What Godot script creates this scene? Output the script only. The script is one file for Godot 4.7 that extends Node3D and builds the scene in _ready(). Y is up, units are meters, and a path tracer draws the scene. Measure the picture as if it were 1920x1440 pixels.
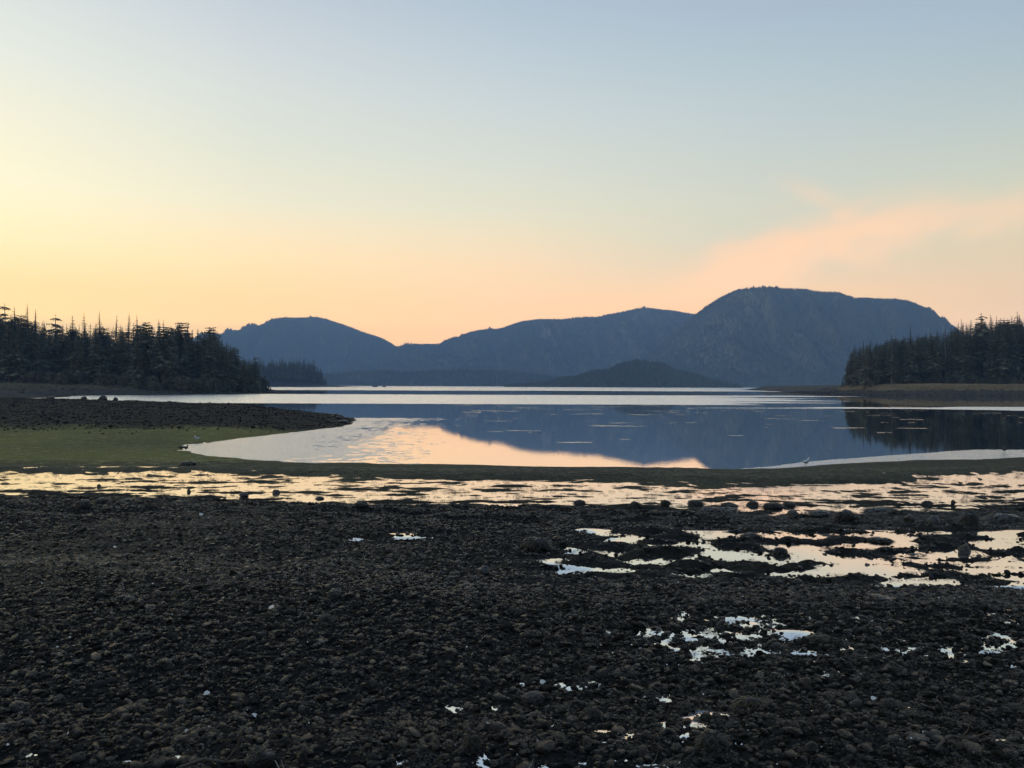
extends Node3D
# A tidal lagoon at dusk: cobble beach, tide pools, still water, two spruce forests and hazy mountains.

const EYE := Vector3(0, 3.4, 0)
var rng := RandomNumberGenerator.new()
var used := {}
var n_big := FastNoiseLite.new()
var n_mid := FastNoiseLite.new()
var n_fine := FastNoiseLite.new()
var n_streak := FastNoiseLite.new()
var n_pool := FastNoiseLite.new()
var mats := {}

func _ready():
	setup_camera_and_sky()
	setup_noise()
	setup_materials()
	build_ground()
	build_water()
	build_mountains()
	build_forests()
	build_grass()
	build_beach_stones()
	build_rocks()
	build_seaweed()
	build_small_things()
	build_birds()

# ------------------------------------------------------------------ camera, sky, light
func setup_camera_and_sky():
	var cam := Camera3D.new()
	cam.name = "camera"
	cam.fov = rad_to_deg(2.0 * atan(720.0 / 1550.0))
	cam.near = 0.05
	cam.far = 30000.0
	cam.position = EYE
	cam.rotation = Vector3(0.0017, 0, 0.0037)
	cam.current = true
	add_child(cam)
	var env := Environment.new()
	env.background_mode = Environment.BG_SKY
	env.tonemap_mode = Environment.TONE_MAPPER_LINEAR
	env.tonemap_exposure = 1.0
	env.sdfgi_enabled = true
	env.ssao_enabled = true
	env.ssil_enabled = true
	env.fog_enabled = true
	env.fog_density = 0.00022
	env.fog_light_color = Color(0.62, 0.79, 1.0)
	var sky := Sky.new()
	var pm := PanoramaSkyMaterial.new()
	pm.panorama = sky_texture()
	sky.sky_material = pm
	env.sky = sky
	var we := WorldEnvironment.new()
	we.name = "world_environment"
	we.environment = env
	add_child(we)
	var sun := DirectionalLight3D.new()      # what is left of the sun, just down behind the left-hand forest
	sun.name = "evening_sun"
	sun.light_energy = 0.015
	sun.light_color = Color(1.0, 0.72, 0.45)
	sun.light_angular_distance = 12.0
	sun.shadow_enabled = true
	sun.sky_mode = DirectionalLight3D.SKY_MODE_LIGHT_ONLY
	add_child(sun)
	var az := deg_to_rad(-58.0)
	var el := deg_to_rad(5.0)
	var toward := Vector3(sin(az) * cos(el), sin(el), -cos(az) * cos(el))
	sun.look_at_from_position(Vector3.ZERO, -toward)

# Columns run over the azimuth, rows over the elevation, both in degrees; colours are as seen (sRGB), clear air taken off below.
const SKY_AZ := [-65.0, -31.8, -17.2, 0.0, 17.2, 31.5, 115.0]
const SKY_EL := [0.0, 3.8, 6.0, 8.2, 10.2, 12.0, 15.4, 18.8, 22.0, 25.0, 55.0, 90.0]
const SKY_ROWS := [
	[[255, 214, 150], [254, 214, 158], [252, 207, 160], [250, 200, 162], [248, 198, 162], [222, 190, 168], [170, 168, 180]],
	[[255, 220, 150], [254, 218, 160], [253, 210, 162], [250, 204, 165], [250, 203, 166], [226, 196, 170], [174, 172, 184]],
	[[255, 230, 160], [254, 224, 166], [253, 217, 167], [249, 211, 173], [246, 207, 171], [225, 199, 171], [178, 178, 190]],
	[[255, 240, 175], [254, 237, 187], [253, 226, 180], [246, 217, 182], [217, 208, 186], [219, 203, 175], [174, 182, 196]],
	[[255, 246, 192], [254, 243, 202], [247, 229, 194], [236, 221, 191], [207, 209, 193], [207, 206, 184], [168, 182, 198]],
	[[255, 248, 208], [252, 244, 211], [235, 231, 206], [224, 222, 201], [207, 210, 196], [203, 207, 190], [162, 180, 198]],
	[[254, 248, 222], [243, 240, 216], [222, 226, 212], [212, 218, 209], [196, 206, 203], [187, 200, 198], [152, 176, 198]],
	[[244, 243, 228], [230, 234, 223], [214, 221, 217], [200, 211, 213], [186, 201, 207], [173, 191, 199], [145, 171, 196]],
	[[232, 236, 230], [219, 226, 223], [203, 212, 217], [188, 203, 213], [173, 193, 204], [163, 184, 201], [138, 165, 192]],
	[[224, 230, 230], [209, 219, 221], [190, 202, 214], [176, 194, 208], [166, 183, 204], [157, 177, 199], [132, 160, 188]],
	[[170, 186, 204], [160, 180, 202], [148, 172, 198], [140, 166, 195], [132, 160, 192], [126, 154, 188], [108, 140, 178]],
	[[116, 146, 182], [116, 146, 182], [116, 146, 182], [116, 146, 182], [116, 146, 182], [116, 146, 182], [116, 146, 182]],
]
const CLOUD_MID := [Vector2(8, 5.9), Vector2(12.4, 7.0), Vector2(17.2, 8.5), Vector2(21.1, 9.4), Vector2(27, 10.2), Vector2(33, 10.4), Vector2(60, 11)]
const CLOUD_HALF := [Vector2(8, 0.7), Vector2(12.4, 1.3), Vector2(17.2, 2.0), Vector2(21.1, 1.75), Vector2(27, 1.3), Vector2(33, 1.1), Vector2(60, 0.6)]
const AIR_T := Vector3(0.00022, 7350.0, 525.0)     # density, reach and height of the hazy air the sky is seen through
const AIR_GLOW := Vector3(0.055, 0.125, 0.225)

func lin(c: float) -> float:
	return c / 12.92 if c <= 0.04045 else pow((c + 0.055) / 1.055, 2.4)

func smooth(a: float, b: float, x: float) -> float:
	var t := clampf((x - a) / (b - a), 0.0, 1.0)
	return t * t * (3.0 - 2.0 * t)

func sky_texture() -> ImageTexture:
	var w := 1440
	var h := 720
	var data := PackedFloat32Array()
	data.resize(w * h * 3)
	var wisp := FastNoiseLite.new()
	wisp.seed = 5
	wisp.frequency = 0.09
	wisp.fractal_octaves = 4
	var table := []
	for r in SKY_ROWS:
		var row := []
		for c in r:
			row.append(Vector3(lin(c[0] / 255.0), lin(c[1] / 255.0), lin(c[2] / 255.0)))
		table.append(row)
	# per column: which azimuth interval (the far side mirrors round the sun's azimuth)
	for j in h:
		var el := 90.0 - (j + 0.5) * 180.0 / h
		var e := maxf(el, 0.0)
		var k := 0
		while k < SKY_EL.size() - 2 and e > SKY_EL[k + 1]:
			k += 1
		var te: float = clampf((e - SKY_EL[k]) / (SKY_EL[k + 1] - SKY_EL[k]), 0.0, 1.0)
		var path := minf(AIR_T.y, AIR_T.z / maxf(sin(deg_to_rad(e)), 0.001))
		var through := exp(-AIR_T.x * path)
		for i in w:
			var az := (i + 0.5) * 360.0 / w
			if az > 180.0:
				az -= 360.0
			if az < -65.0:
				az = -130.0 - az
			if az > 115.0:
				az = 230.0 - az
			var m := 0
			while m < SKY_AZ.size() - 2 and az > SKY_AZ[m + 1]:
				m += 1
			var ta: float = clampf((az - SKY_AZ[m]) / (SKY_AZ[m + 1] - SKY_AZ[m]), 0.0, 1.0)
			var a: Vector3 = table[k][m]
			var b: Vector3 = table[k][m + 1]
			var c: Vector3 = table[k + 1][m]
			var d: Vector3 = table[k + 1][m + 1]
			var v: Vector3 = a.lerp(b, ta).lerp(c.lerp(d, ta), te)
			if az > 6.0 and az < 60.0 and el > 1.0 and el < 20.0:
				# a rosy streak of thin cloud that rises to the right
				var mid := lookup(CLOUD_MID, az)
				var half := lookup(CLOUD_HALF, az)
				var wn := wisp.get_noise_2d(az * 1.6 - el * 1.1, el * 3.4 + az * 0.5)
				var off := (el - mid) / half + wn * 0.55 + 0.3 * wisp.get_noise_2d(az * 3.0 - el * 2.0 + 50.0, el * 9.0 - az * 1.2)
				var c1 := exp(-pow(absf(off), 2.4)) * smooth(8.5, 14.5, az) * (1.0 - 0.45 * smooth(21.0, 31.0, az))
				var c2 := exp(-pow((el - 12.3 + (az - 20.0) * 0.45) * 1.6, 2.0)) * exp(-pow((az - 20.2) / 2.0, 2.0)) * 0.3
				v = v.lerp(Vector3(0.97, 0.655, 0.445), clampf(c1 * (0.95 + 0.3 * wn) + c2, 0.0, 0.96))
			var glow := 1.0 - through
			v = Vector3(maxf(v.x - AIR_GLOW.x * glow, 0.03), maxf(v.y - AIR_GLOW.y * glow, 0.03), maxf(v.z - AIR_GLOW.z * glow, 0.03)) / through
			var o := (j * w + i) * 3
			data[o] = v.x
			data[o + 1] = v.y
			data[o + 2] = v.z
	return ImageTexture.create_from_image(Image.create_from_data(w, h, false, Image.FORMAT_RGBF, data.to_byte_array()))

# ------------------------------------------------------------------ helpers
func setup_noise():
	rng.seed = 11
	for s in [[n_big, 1, 0.02, 3], [n_mid, 2, 0.16, 4], [n_fine, 3, 1.3, 3], [n_streak, 4, 0.05, 3], [n_pool, 6, 0.9, 3]]:
		s[0].seed = s[1]
		s[0].frequency = s[2]
		s[0].fractal_octaves = s[3]

func numbered(called: String) -> String:
	var k: int = used.get(called, -1) + 1
	used[called] = k
	return called if k == 0 else "%s_%03d" % [called, k]

func tag(o: Node, label := "", category := "", group := "", kind := ""):
	if label: o.set_meta("label", label)
	if category: o.set_meta("category", category)
	if group: o.set_meta("group", group)
	if kind: o.set_meta("kind", kind)

func put(called: String, mesh: Mesh, mat: Material = null, parent: Node = null) -> MeshInstance3D:
	var o := MeshInstance3D.new()
	o.mesh = mesh
	if mat: o.material_override = mat
	if parent == null:
		o.name = numbered(called)
		add_child(o)
	else:
		o.name = called
		parent.add_child(o, true)
	return o

func base(called: String, at: Vector3, turn := 0.0) -> Node3D:
	var o := Node3D.new()
	o.name = numbered(called)
	o.position = at
	o.rotation.y = turn
	add_child(o)
	return o

func copy_of(o: Node3D, called: String) -> Node3D:
	var c: Node3D = o.duplicate()
	c.name = numbered(called)
	add_child(c)
	return c

func many(called: String, mesh: Mesh, mat: Material, where: Array, tints: PackedColorArray, parent: Node = null) -> MultiMeshInstance3D:
	var mm := MultiMesh.new()
	mm.transform_format = MultiMesh.TRANSFORM_3D
	mm.use_colors = true
	mm.mesh = mesh
	mm.instance_count = where.size()
	for i in where.size():
		mm.set_instance_transform(i, where[i])
		mm.set_instance_color(i, tints[i])
	var o := MultiMeshInstance3D.new()
	o.multimesh = mm
	o.material_override = mat
	if parent == null:
		o.name = numbered(called)
		add_child(o)
	else:
		o.name = called
		parent.add_child(o, true)
	o.set_meta("kind", "stuff")
	return o

# A grid of nu x nv points (u to the right, v away from the viewer). surf, where given, is a byte per cell: which surface it belongs to (255 none).
func grid_mesh(pos: PackedVector3Array, nu: int, nv: int, colors := PackedColorArray(), uvs := PackedVector2Array(), surf := PackedByteArray(), surfaces := 1) -> ArrayMesh:
	var nor := PackedVector3Array()
	nor.resize(pos.size())
	for j in nv:
		for i in nu:
			var l := pos[j * nu + maxi(i - 1, 0)]
			var r := pos[j * nu + mini(i + 1, nu - 1)]
			var n := pos[maxi(j - 1, 0) * nu + i]
			var f := pos[mini(j + 1, nv - 1) * nu + i]
			var c := (r - l).cross(f - n)
			nor[j * nu + i] = c.normalized() if c.length_squared() > 1e-14 else Vector3.UP
	var mesh := ArrayMesh.new()
	for s in surfaces:
		var idx := PackedInt32Array()
		for j in nv - 1:
			for i in nu - 1:
				if surf.size() and surf[j * (nu - 1) + i] != s:
					continue
				var a := j * nu + i
				idx.append_array(PackedInt32Array([a, a + nu, a + 1, a + 1, a + nu, a + nu + 1]))
		if idx.is_empty():
			continue
		var arr := []
		arr.resize(Mesh.ARRAY_MAX)
		arr[Mesh.ARRAY_VERTEX] = pos
		arr[Mesh.ARRAY_NORMAL] = nor
		if colors.size(): arr[Mesh.ARRAY_COLOR] = colors
		if uvs.size(): arr[Mesh.ARRAY_TEX_UV] = uvs
		arr[Mesh.ARRAY_INDEX] = idx
		mesh.add_surface_from_arrays(Mesh.PRIMITIVE_TRIANGLES, arr)
	return mesh

func noise_tex(sd: int, freq: float, lo: Color, hi: Color, size := 512, octaves := 5) -> ImageTexture:
	var n := FastNoiseLite.new()
	n.seed = sd
	n.frequency = freq
	n.fractal_octaves = octaves
	var im := n.get_seamless_image(size, size)
	im.convert(Image.FORMAT_RGB8)
	var out := Image.create(size, size, false, Image.FORMAT_RGB8)
	for y in size:
		for x in size:
			out.set_pixel(x, y, lo.lerp(hi, im.get_pixel(x, y).r))
	return ImageTexture.create_from_image(out)

func setup_materials():
	var grain := noise_tex(21, 0.02, Color(0.55, 0.55, 0.55), Color(1, 1, 1), 256)
	var bump := noise_tex(22, 0.03, Color.BLACK, Color.WHITE, 256)
	var soil := StandardMaterial3D.new()
	soil.vertex_color_use_as_albedo = true
	soil.albedo_texture = grain
	soil.uv1_triplanar = true
	soil.uv1_world_triplanar = true
	soil.uv1_scale = Vector3(1.3, 1.3, 1.3)
	soil.roughness = 0.9
	soil.metallic_specular = 0.25
	soil.heightmap_enabled = true
	soil.heightmap_texture = bump
	soil.heightmap_scale = 3.0
	mats.soil = soil
	var rock := StandardMaterial3D.new()
	rock.vertex_color_use_as_albedo = true
	rock.albedo_texture = grain
	rock.uv1_triplanar = true
	rock.uv1_scale = Vector3(2.5, 2.5, 2.5)
	rock.roughness = 0.17
	rock.metallic_specular = 0.5
	rock.heightmap_enabled = true
	rock.heightmap_texture = bump
	rock.heightmap_scale = 1.5
	mats.rock = rock
	var dull: StandardMaterial3D = rock.duplicate()
	dull.roughness = 0.75
	dull.heightmap_scale = 6.0
	dull.metallic_specular = 0.3
	mats.dull = dull
	var weed := StandardMaterial3D.new()
	weed.vertex_color_use_as_albedo = true
	weed.roughness = 0.5
	weed.metallic_specular = 0.4
	mats.weed = weed
	var leaf := StandardMaterial3D.new()
	leaf.vertex_color_use_as_albedo = true
	leaf.roughness = 0.65
	leaf.metallic_specular = 0.4
	leaf.backlight_enabled = true
	leaf.backlight = Color(0.4, 0.42, 0.34)
	mats.needle = leaf
	var bark := StandardMaterial3D.new()
	bark.albedo_color = Color(0.115, 0.1, 0.085).linear_to_srgb()
	bark.albedo_texture = grain
	bark.uv1_triplanar = true
	bark.uv1_scale = Vector3(0.7, 0.15, 0.7)
	bark.roughness = 0.95
	mats.bark = bark
	var pale := bark.duplicate()
	pale.albedo_color = Color(0.2, 0.19, 0.175).linear_to_srgb()
	mats.pale_bark = pale
	for k in [["calm", 0.015, 0.84], ["breeze", 0.16, 0.84], ["ripple", 0.25, 0.88], ["pool", 0.06, 0.76], ["faint", 0.09, 0.84]]:
		var m := StandardMaterial3D.new()
		m.albedo_color = Color(0.97 * k[2], 0.99 * k[2], k[2]).linear_to_srgb()
		m.metallic = 1.0
		m.metallic_specular = 0.5
		m.roughness = k[1]
		if k[0] != "pool":
			m.uv1_triplanar = true
			m.uv1_world_triplanar = true
			m.uv1_scale = Vector3(0.25, 0.25, 0.7) if k[0] != "breeze" else Vector3(0.7, 0.7, 0.9)
			m.heightmap_enabled = true
			m.heightmap_texture = bump
			m.heightmap_scale = {"calm": 0.02, "breeze": 2.5, "ripple": 2.0, "faint": 1.2}[k[0]]
		mats[k[0]] = m

# ------------------------------------------------------------------ the lie of the land
var EDGE := [Vector2(-200, 36.5), Vector2(-12, 36.6), Vector2(-8.3, 35.9), Vector2(0, 35.0), Vector2(8, 33.8), Vector2(11, 34.6), Vector2(15, 36.9), Vector2(24, 39.9), Vector2(40, 45), Vector2(200, 90)]
var BEACH := [Vector2(-60, -1.5), Vector2(-20, -1.5), Vector2(0, 0), Vector2(1.5, 0.13), Vector2(4, 0.38), Vector2(7, 0.48), Vector2(8.5, 0.465), Vector2(9.5, 0.45), Vector2(15.2, 0.45), Vector2(16.6, 0.64), Vector2(18, 0.74), Vector2(19.6, 0.88), Vector2(20.2, 0.93), Vector2(23.8, 0.945), Vector2(26.8, 1.35), Vector2(29.6, 1.38), Vector2(30.6, 1.53), Vector2(32.4, 1.55), Vector2(36, 1.85), Vector2(60, 3.4), Vector2(120, 7.0), Vector2(400, 14.0)]
var SPIT := PackedVector2Array([Vector2(-10, -36.5), Vector2(-12.3, -37.3), Vector2(-15, -39.5), Vector2(-16.8, -42.3), Vector2(-18, -46), Vector2(-17.8, -51), Vector2(-16.1, -58), Vector2(-13.8, -67), Vector2(-13.5, -71.7), Vector2(-15, -80), Vector2(-19.2, -93), Vector2(-35.5, -119.5), Vector2(-61, -143), Vector2(-85, -163), Vector2(-112, -192), Vector2(-300, -230), Vector2(-300, -10), Vector2(-10, -10)])
var LEFT_BANK := PackedVector2Array([Vector2(-112, -196), Vector2(-123, -235), Vector2(-100, -275), Vector2(-93, -310), Vector2(-100, -370), Vector2(-118, -440), Vector2(-160, -480), Vector2(-420, -560), Vector2(-520, -200), Vector2(-300, -190)])
var RIGHT_BANK := PackedVector2Array([Vector2(217, -800), Vector2(180, -560), Vector2(150, -440), Vector2(140, -380), Vector2(141, -334), Vector2(163, -321), Vector2(194, -314), Vector2(420, -250), Vector2(600, -500), Vector2(500, -900), Vector2(300, -880)])
var POINT := PackedVector2Array([Vector2(-226, -1290), Vector2(-285, -1240), Vector2(-420, -1200), Vector2(-620, -1250), Vector2(-560, -1420), Vector2(-300, -1400), Vector2(-268, -1330)])
var RIDGE := [Vector3(-14.5, -72, 0.1), Vector3(-20, -84, 0.3), Vector3(-38, -104, 0.5), Vector3(-60, -118, 0.55), Vector3(-85, -130, 0.65), Vector3(-130, -140, 1.1), Vector3(-280, -150, 2.5)]

func lookup(t: Array, x: float) -> float:
	if x <= t[0].x: return t[0].y
	for k in t.size() - 1:
		if x < t[k + 1].x:
			return lerpf(t[k].y, t[k + 1].y, (x - t[k].x) / (t[k + 1].x - t[k].x))
	return t[-1].y

# Distance to the outline, positive inside.
func inside_by(p: Vector2, poly: PackedVector2Array) -> float:
	var best := 1e12
	var odd := false
	var j := poly.size() - 1
	for i in poly.size():
		var a := poly[i]
		var e := poly[j] - a
		var w := p - a
		var q := w - e * clampf(w.dot(e) / e.length_squared(), 0.0, 1.0)
		best = minf(best, q.length_squared())
		if (a.y > p.y) != (poly[j].y > p.y) and p.x < e.x * w.y / e.y + a.x:
			odd = not odd
		j = i
	return sqrt(best) * (1.0 if odd else -1.0)

func ridge_at(p: Vector2) -> float:
	var best := 0.0
	for k in RIDGE.size() - 1:
		var a := Vector2(RIDGE[k].x, RIDGE[k].y)
		var e := Vector2(RIDGE[k + 1].x, RIDGE[k + 1].y) - a
		var t := clampf((p - a).dot(e) / e.length_squared(), 0.0, 1.0)
		var wide := 8.0 + 0.09 * (a + e * t).length()
		best = maxf(best, lerpf(RIDGE[k].z, RIDGE[k + 1].z, t) * exp(-pow((p - a - e * t).length() / wide, 2.0)))
	return best

# Height without the small bumps, and what the place is: x height, y 0 beach 1 spit 2 left bank 3 right bank 4 point, z distance in from the water
func lie(x: float, z: float) -> Vector3:
	var s := lookup(EDGE, x) + z + n_mid.get_noise_2d(x * 0.7, z * 0.7) * 0.9
	var h := Vector3(lookup(BEACH, s), 0, s)
	var p := Vector2(x, z)
	if x < 20.0 and z > -260.0 and z < -25.0:
		var wob := n_mid.get_noise_2d(x * 0.35, z * 0.35)
		var t := inside_by(p, SPIT) + wob * 1.2 + n_pool.get_noise_2d(x * 0.6, z * 0.6) * 0.7
		var a := clampf(t * 0.055, -1.5, 0.27) + (ridge_at(p) * smooth(0.0, 9.0, t) if t > 0.0 else 0.0)
		if a > h.x: h = Vector3(a, 1, t)
	if z < -150.0:
		var wob2 := n_big.get_noise_2d(x, z)
		if x < -60.0 and z > -600.0:
			var t := inside_by(p, LEFT_BANK) + wob2 * 4.0
			var a := -1.5
			if t > 0.0: a = 0.035 * t + 1.2 * smooth(2.0, 18.0, t) + 0.012 * maxf(t - 45.0, 0.0) + 6.0 * smooth(75.0, 140.0, t)
			else: a = maxf(t * 0.05, -1.5)
			if a > h.x: h = Vector3(a, 2, t)
		if x > 100.0 and z > -1000.0:
			var t := inside_by(p, RIGHT_BANK) + wob2 * 4.0
			var a := -1.5
			if t > 0.0: a = minf(0.05 * t, 1.2) + 2.7 * smooth(8.0, 30.0, t) + 0.02 * maxf(t - 40.0, 0.0) + 6.0 * smooth(80.0, 140.0, t)
			else: a = maxf(t * 0.05, -1.5)
			if a > h.x: h = Vector3(a, 3, t)
		if x < -150.0 and z < -1100.0:
			var t := inside_by(p, POINT) + wob2 * 8.0
			var a := maxf(t * 0.05, -1.5) if t < 0.0 else minf(t * 0.09, 3.0) + 7.0 * smooth(25.0, 70.0, t)
			if a > h.x: h = Vector3(a, 4, t)
	return h

func bumps(x: float, z: float, at: Vector3) -> float:
	var d := -z
	if at.y == 0.0:
		var near := n_pool.get_noise_2d(x, z) * 0.035 + n_mid.get_noise_2d(x * 2.0, z * 2.0) * 0.05
		near *= lerpf(0.4, 1.0, smooth(8.2, 9.2, d))
		if at.z > 14.5 and at.z < 20.5: near += n_pool.get_noise_2d(x * 0.55 + 9.0, z * 0.9) * 0.15 * smooth(14.6, 15.8, at.z) * smooth(20.5, 18.5, at.z)
		if at.z > 18.5: near += n_pool.get_noise_2d(x * 0.8 + 30.0, z * 1.9) * lerpf(0.022, 0.15, smooth(8.6, 11.0, d)) * soaked(x, z) + n_fine.get_noise_2d(x * 3.5, z * 4.5) * 0.03 * smooth(10.0, 8.0, d)
		if at.z < 16.0 and at.z > 7.5:    # the wet flat: streaks that follow the shore
			near = n_fine.get_noise_2d(x * 0.5, z * 1.9) * 0.075 + n_pool.get_noise_2d(x * 0.22, z * 1.0) * 0.05 - 0.01
			near += 0.05 * smooth(13.6, 16.0, at.z) + 0.045 * smooth(10.5, 7.5, at.z)
		return near * smooth(-1.0, 3.0, at.z)
	if at.y == 1.0:
		var rough := smooth(50.0, 62.0, d)
		return (n_mid.get_noise_2d(x, z) * (0.04 + 0.16 * rough) + n_pool.get_noise_2d(x * 0.4, z * 0.4) * (0.02 + 0.14 * rough)) * smooth(0.0, 4.0, at.z)
	return (n_mid.get_noise_2d(x * 0.3, z * 0.3) * 0.35) * smooth(0.0, 10.0, at.z)

func ground_at(x: float, z: float) -> float:
	var at := lie(x, z)
	return at.x + bumps(x, z, at)

func mixc(a: Color, b: Color, t: float) -> Color:
	return a.lerp(b, clampf(t, 0.0, 1.0))

func ground_color(x: float, z: float, at: Vector3) -> Color:
	var d := -z
	var nb := n_mid.get_noise_2d(x * 0.6, z * 0.6)
	var nf := n_fine.get_noise_2d(x, z)
	var c := Color(0.03, 0.028, 0.024)
	if at.y == 0.0:
		var weed := Color(0.0155, 0.0155, 0.011)
		c = mixc(Color(0.019, 0.0195, 0.0178), weed, 0.5 + nb * 1.2)
		var olive := mixc(Color(0.125, 0.12, 0.072), Color(0.075, 0.073, 0.05), 0.4 + nb + nf * 0.6)
		c = mixc(c, olive, smooth(16.0, 8.5, at.z))
		if x < 0.0: c = mixc(c, Color(0.16, 0.16, 0.055), smooth(0.0, -18.0, x) * smooth(9.0, 4.0, at.z) * 0.7)
	elif at.y == 1.0:
		var green := mixc(Color(0.25, 0.24, 0.07), Color(0.16, 0.16, 0.066), 0.35 + nb * 0.9 + nf * 0.4)
		var dark := mixc(Color(0.028, 0.025, 0.02), Color(0.04, 0.036, 0.027), 0.4 + nb + nf * 0.7)
		c = mixc(green, dark, smooth(54.0, 64.0, d + nb * 5.0 + smooth(-16.0, -11.0, x) * -8.0))
		c = mixc(c, dark, 0.55 * smooth(-30.0, -60.0, x))
	elif at.y == 2.0:
		c = mixc(Color(0.06, 0.057, 0.052), Color(0.13, 0.125, 0.09), smooth(8.0, 28.0, at.z + nb * 8.0))
		c = mixc(c, Color(0.05, 0.05, 0.042), 0.25 + nf * 0.5)
	elif at.y == 3.0:
		c = mixc(Color(0.085, 0.074, 0.06), Color(0.11, 0.095, 0.065), smooth(6.0, 20.0, at.z + nb * 8.0))
	elif at.y == 4.0:
		c = mixc(Color(0.03, 0.03, 0.03), Color(0.1, 0.095, 0.085), smooth(6.0, 20.0, at.z) * smooth(40.0, 25.0, at.z))
	return c

func fan_angles() -> PackedFloat32Array:
	var a := PackedFloat32Array()
	var t := -180.0
	while t < 180.01:
		a.append(deg_to_rad(t))
		t += 0.22 if absf(t + 0.05) < 38.0 else (1.0 if absf(t + 0.5) < 60.0 else 6.0)
	return a

func build_ground():
	var ang := fan_angles()
	var rad := PackedFloat32Array([0.02, 0.8, 1.6])
	var r := 2.2
	while r < 5900.0:
		rad.append(r)
		r *= 1.009 if r < 9.0 else 1.013 if r < 17.5 else 1.006 if r < 28.5 else 1.016 if r < 36.0 else (1.018 if r < 700.0 else (1.03 if r < 1600.0 else 1.25))
	var nu := ang.size()
	var nv := rad.size()
	var pos := PackedVector3Array()
	var col := PackedColorArray()
	pos.resize(nu * nv)
	col.resize(nu * nv)
	for j in nv:
		for i in nu:
			var x := sin(ang[i]) * rad[j]
			var z := -cos(ang[i]) * rad[j]
			var at := lie(x, z)
			pos[j * nu + i] = Vector3(x, at.x + bumps(x, z, at), z)
			col[j * nu + i] = ground_color(x, z, at)
	var g := put("ground", grid_mesh(pos, nu, nv, col), mats.soil)
	tag(g, "tidal beach, mud flat, spit and banks round the lagoon", "", "", "structure")

# ------------------------------------------------------------------ water
func water_kind(x: float, z: float) -> int:
	var d := -z
	var st := n_streak.get_noise_2d(x * 0.10, z * 0.9)
	var st2 := n_streak.get_noise_2d(x * 0.25 + 90.0, z * 2.2)
	if d > 530.0 + st * 60.0:
		return 2
	if d > 150.0 and d < 303.0 + st * 12.0:
		var reach := d * 0.33 + st * 30.0 - absf(d - 206.0) * 0.22
		if d > 266.0: reach = d * 0.43 - absf(d - 285.0) * 1.5
		if x < reach: return 2
	if d > 128.0 and d <= 150.0 and st + st2 * 0.5 > 0.2 and x > 5.0:
		return 2
	if d > 116.0 and d < 143.0 and x > 55.0 + absf(d - 129.0) * 2.0 + st * 12.0:
		return 2
	if d < 45.0 and x > 8.0:
		var s := d - lookup(EDGE, x)
		if s < (x - 9.5) * 0.3 + st2 * 0.5 and s < 4.5 + st2: return 1
	if x < -4.0 and d < 85.0:
		var edge := -7.0 - (d - 40.0) * 0.085
		if x < edge + st2 * 2.0 + n_fine.get_noise_2d(x * 0.6, z * 0.9) * 7.0: return 1
	if d > 46.0 and d < 150.0 and n_mid.get_noise_2d(x * 0.5, z * 1.3) > 0.46 + 0.12 * smooth(90.0, 50.0, d) and x > -12.0 + (150.0 - d) * 0.1:
		return 3
	return 0

func build_water():
	var ang := fan_angles()
	var rad := PackedFloat32Array()
	var r := 30.0
	while r < 6400.0:
		rad.append(r)
		r *= 1.006 if r < 320.0 else (1.01 if r < 700.0 else 1.1)
	var nu := ang.size()
	var nv := rad.size()
	var pos := PackedVector3Array()
	pos.resize(nu * nv)
	var surf := PackedByteArray()
	surf.resize((nu - 1) * (nv - 1))
	for j in nv:
		for i in nu:
			pos[j * nu + i] = Vector3(sin(ang[i]) * rad[j], 0.0, -cos(ang[i]) * rad[j])
	for j in nv - 1:
		for i in nu - 1:
			var c := (pos[j * nu + i] + pos[(j + 1) * nu + i + 1]) * 0.5
			surf[j * (nu - 1) + i] = 255 if c.z > 0.0 else water_kind(c.x, c.z)
	var mesh := grid_mesh(pos, nu, nv, PackedColorArray(), PackedVector2Array(), surf, 4)
	var w := put("lagoon_water", mesh, null)
	w.set_surface_override_material(0, mats.calm)
	w.set_surface_override_material(1, mats.breeze)
	w.set_surface_override_material(2, mats.ripple)
	w.set_surface_override_material(3, mats.faint)
	tag(w, "still lagoon water mirroring the mountains and the evening sky", "", "", "structure")
	# the film of water left on the flat behind the bar
	var flat := PackedVector3Array()
	for p in [[-70, -18.5], [70, -18.5], [-70, -34.0], [70, -34.0]]:
		flat.append(Vector3(p[0], 0.457, p[1]))
	# its far side follows the bar, which stands higher than the water
	var fm := film(-34.0, 34.0, 0.25, 18.0, 29.5, 0.25, func(x, z): return 0.457, func(x, z): return lookup(EDGE, x) + z > 7.2 and lookup(EDGE, x) + z < 17.0)
	tag(put("tidal_flat_water", fm, mats.pool), "thin sheet of water left on the mud flat behind the weedy bar", "", "", "structure")
	var seep := film(-6.0, 11.0, 0.08, 3.0, 15.0, 0.08, func(x, z): return minf(lie(x, z).x + seep_level(x, z), 0.955 if z < -10.0 else 1.376 if z < -5.45 else 1.545), func(x, z): return seep_level(x, z) > -0.086)
	tag(put("seepage_water", seep, mats.pool), "trickles and puddles draining between the cobbles", "", "", "structure")

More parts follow.
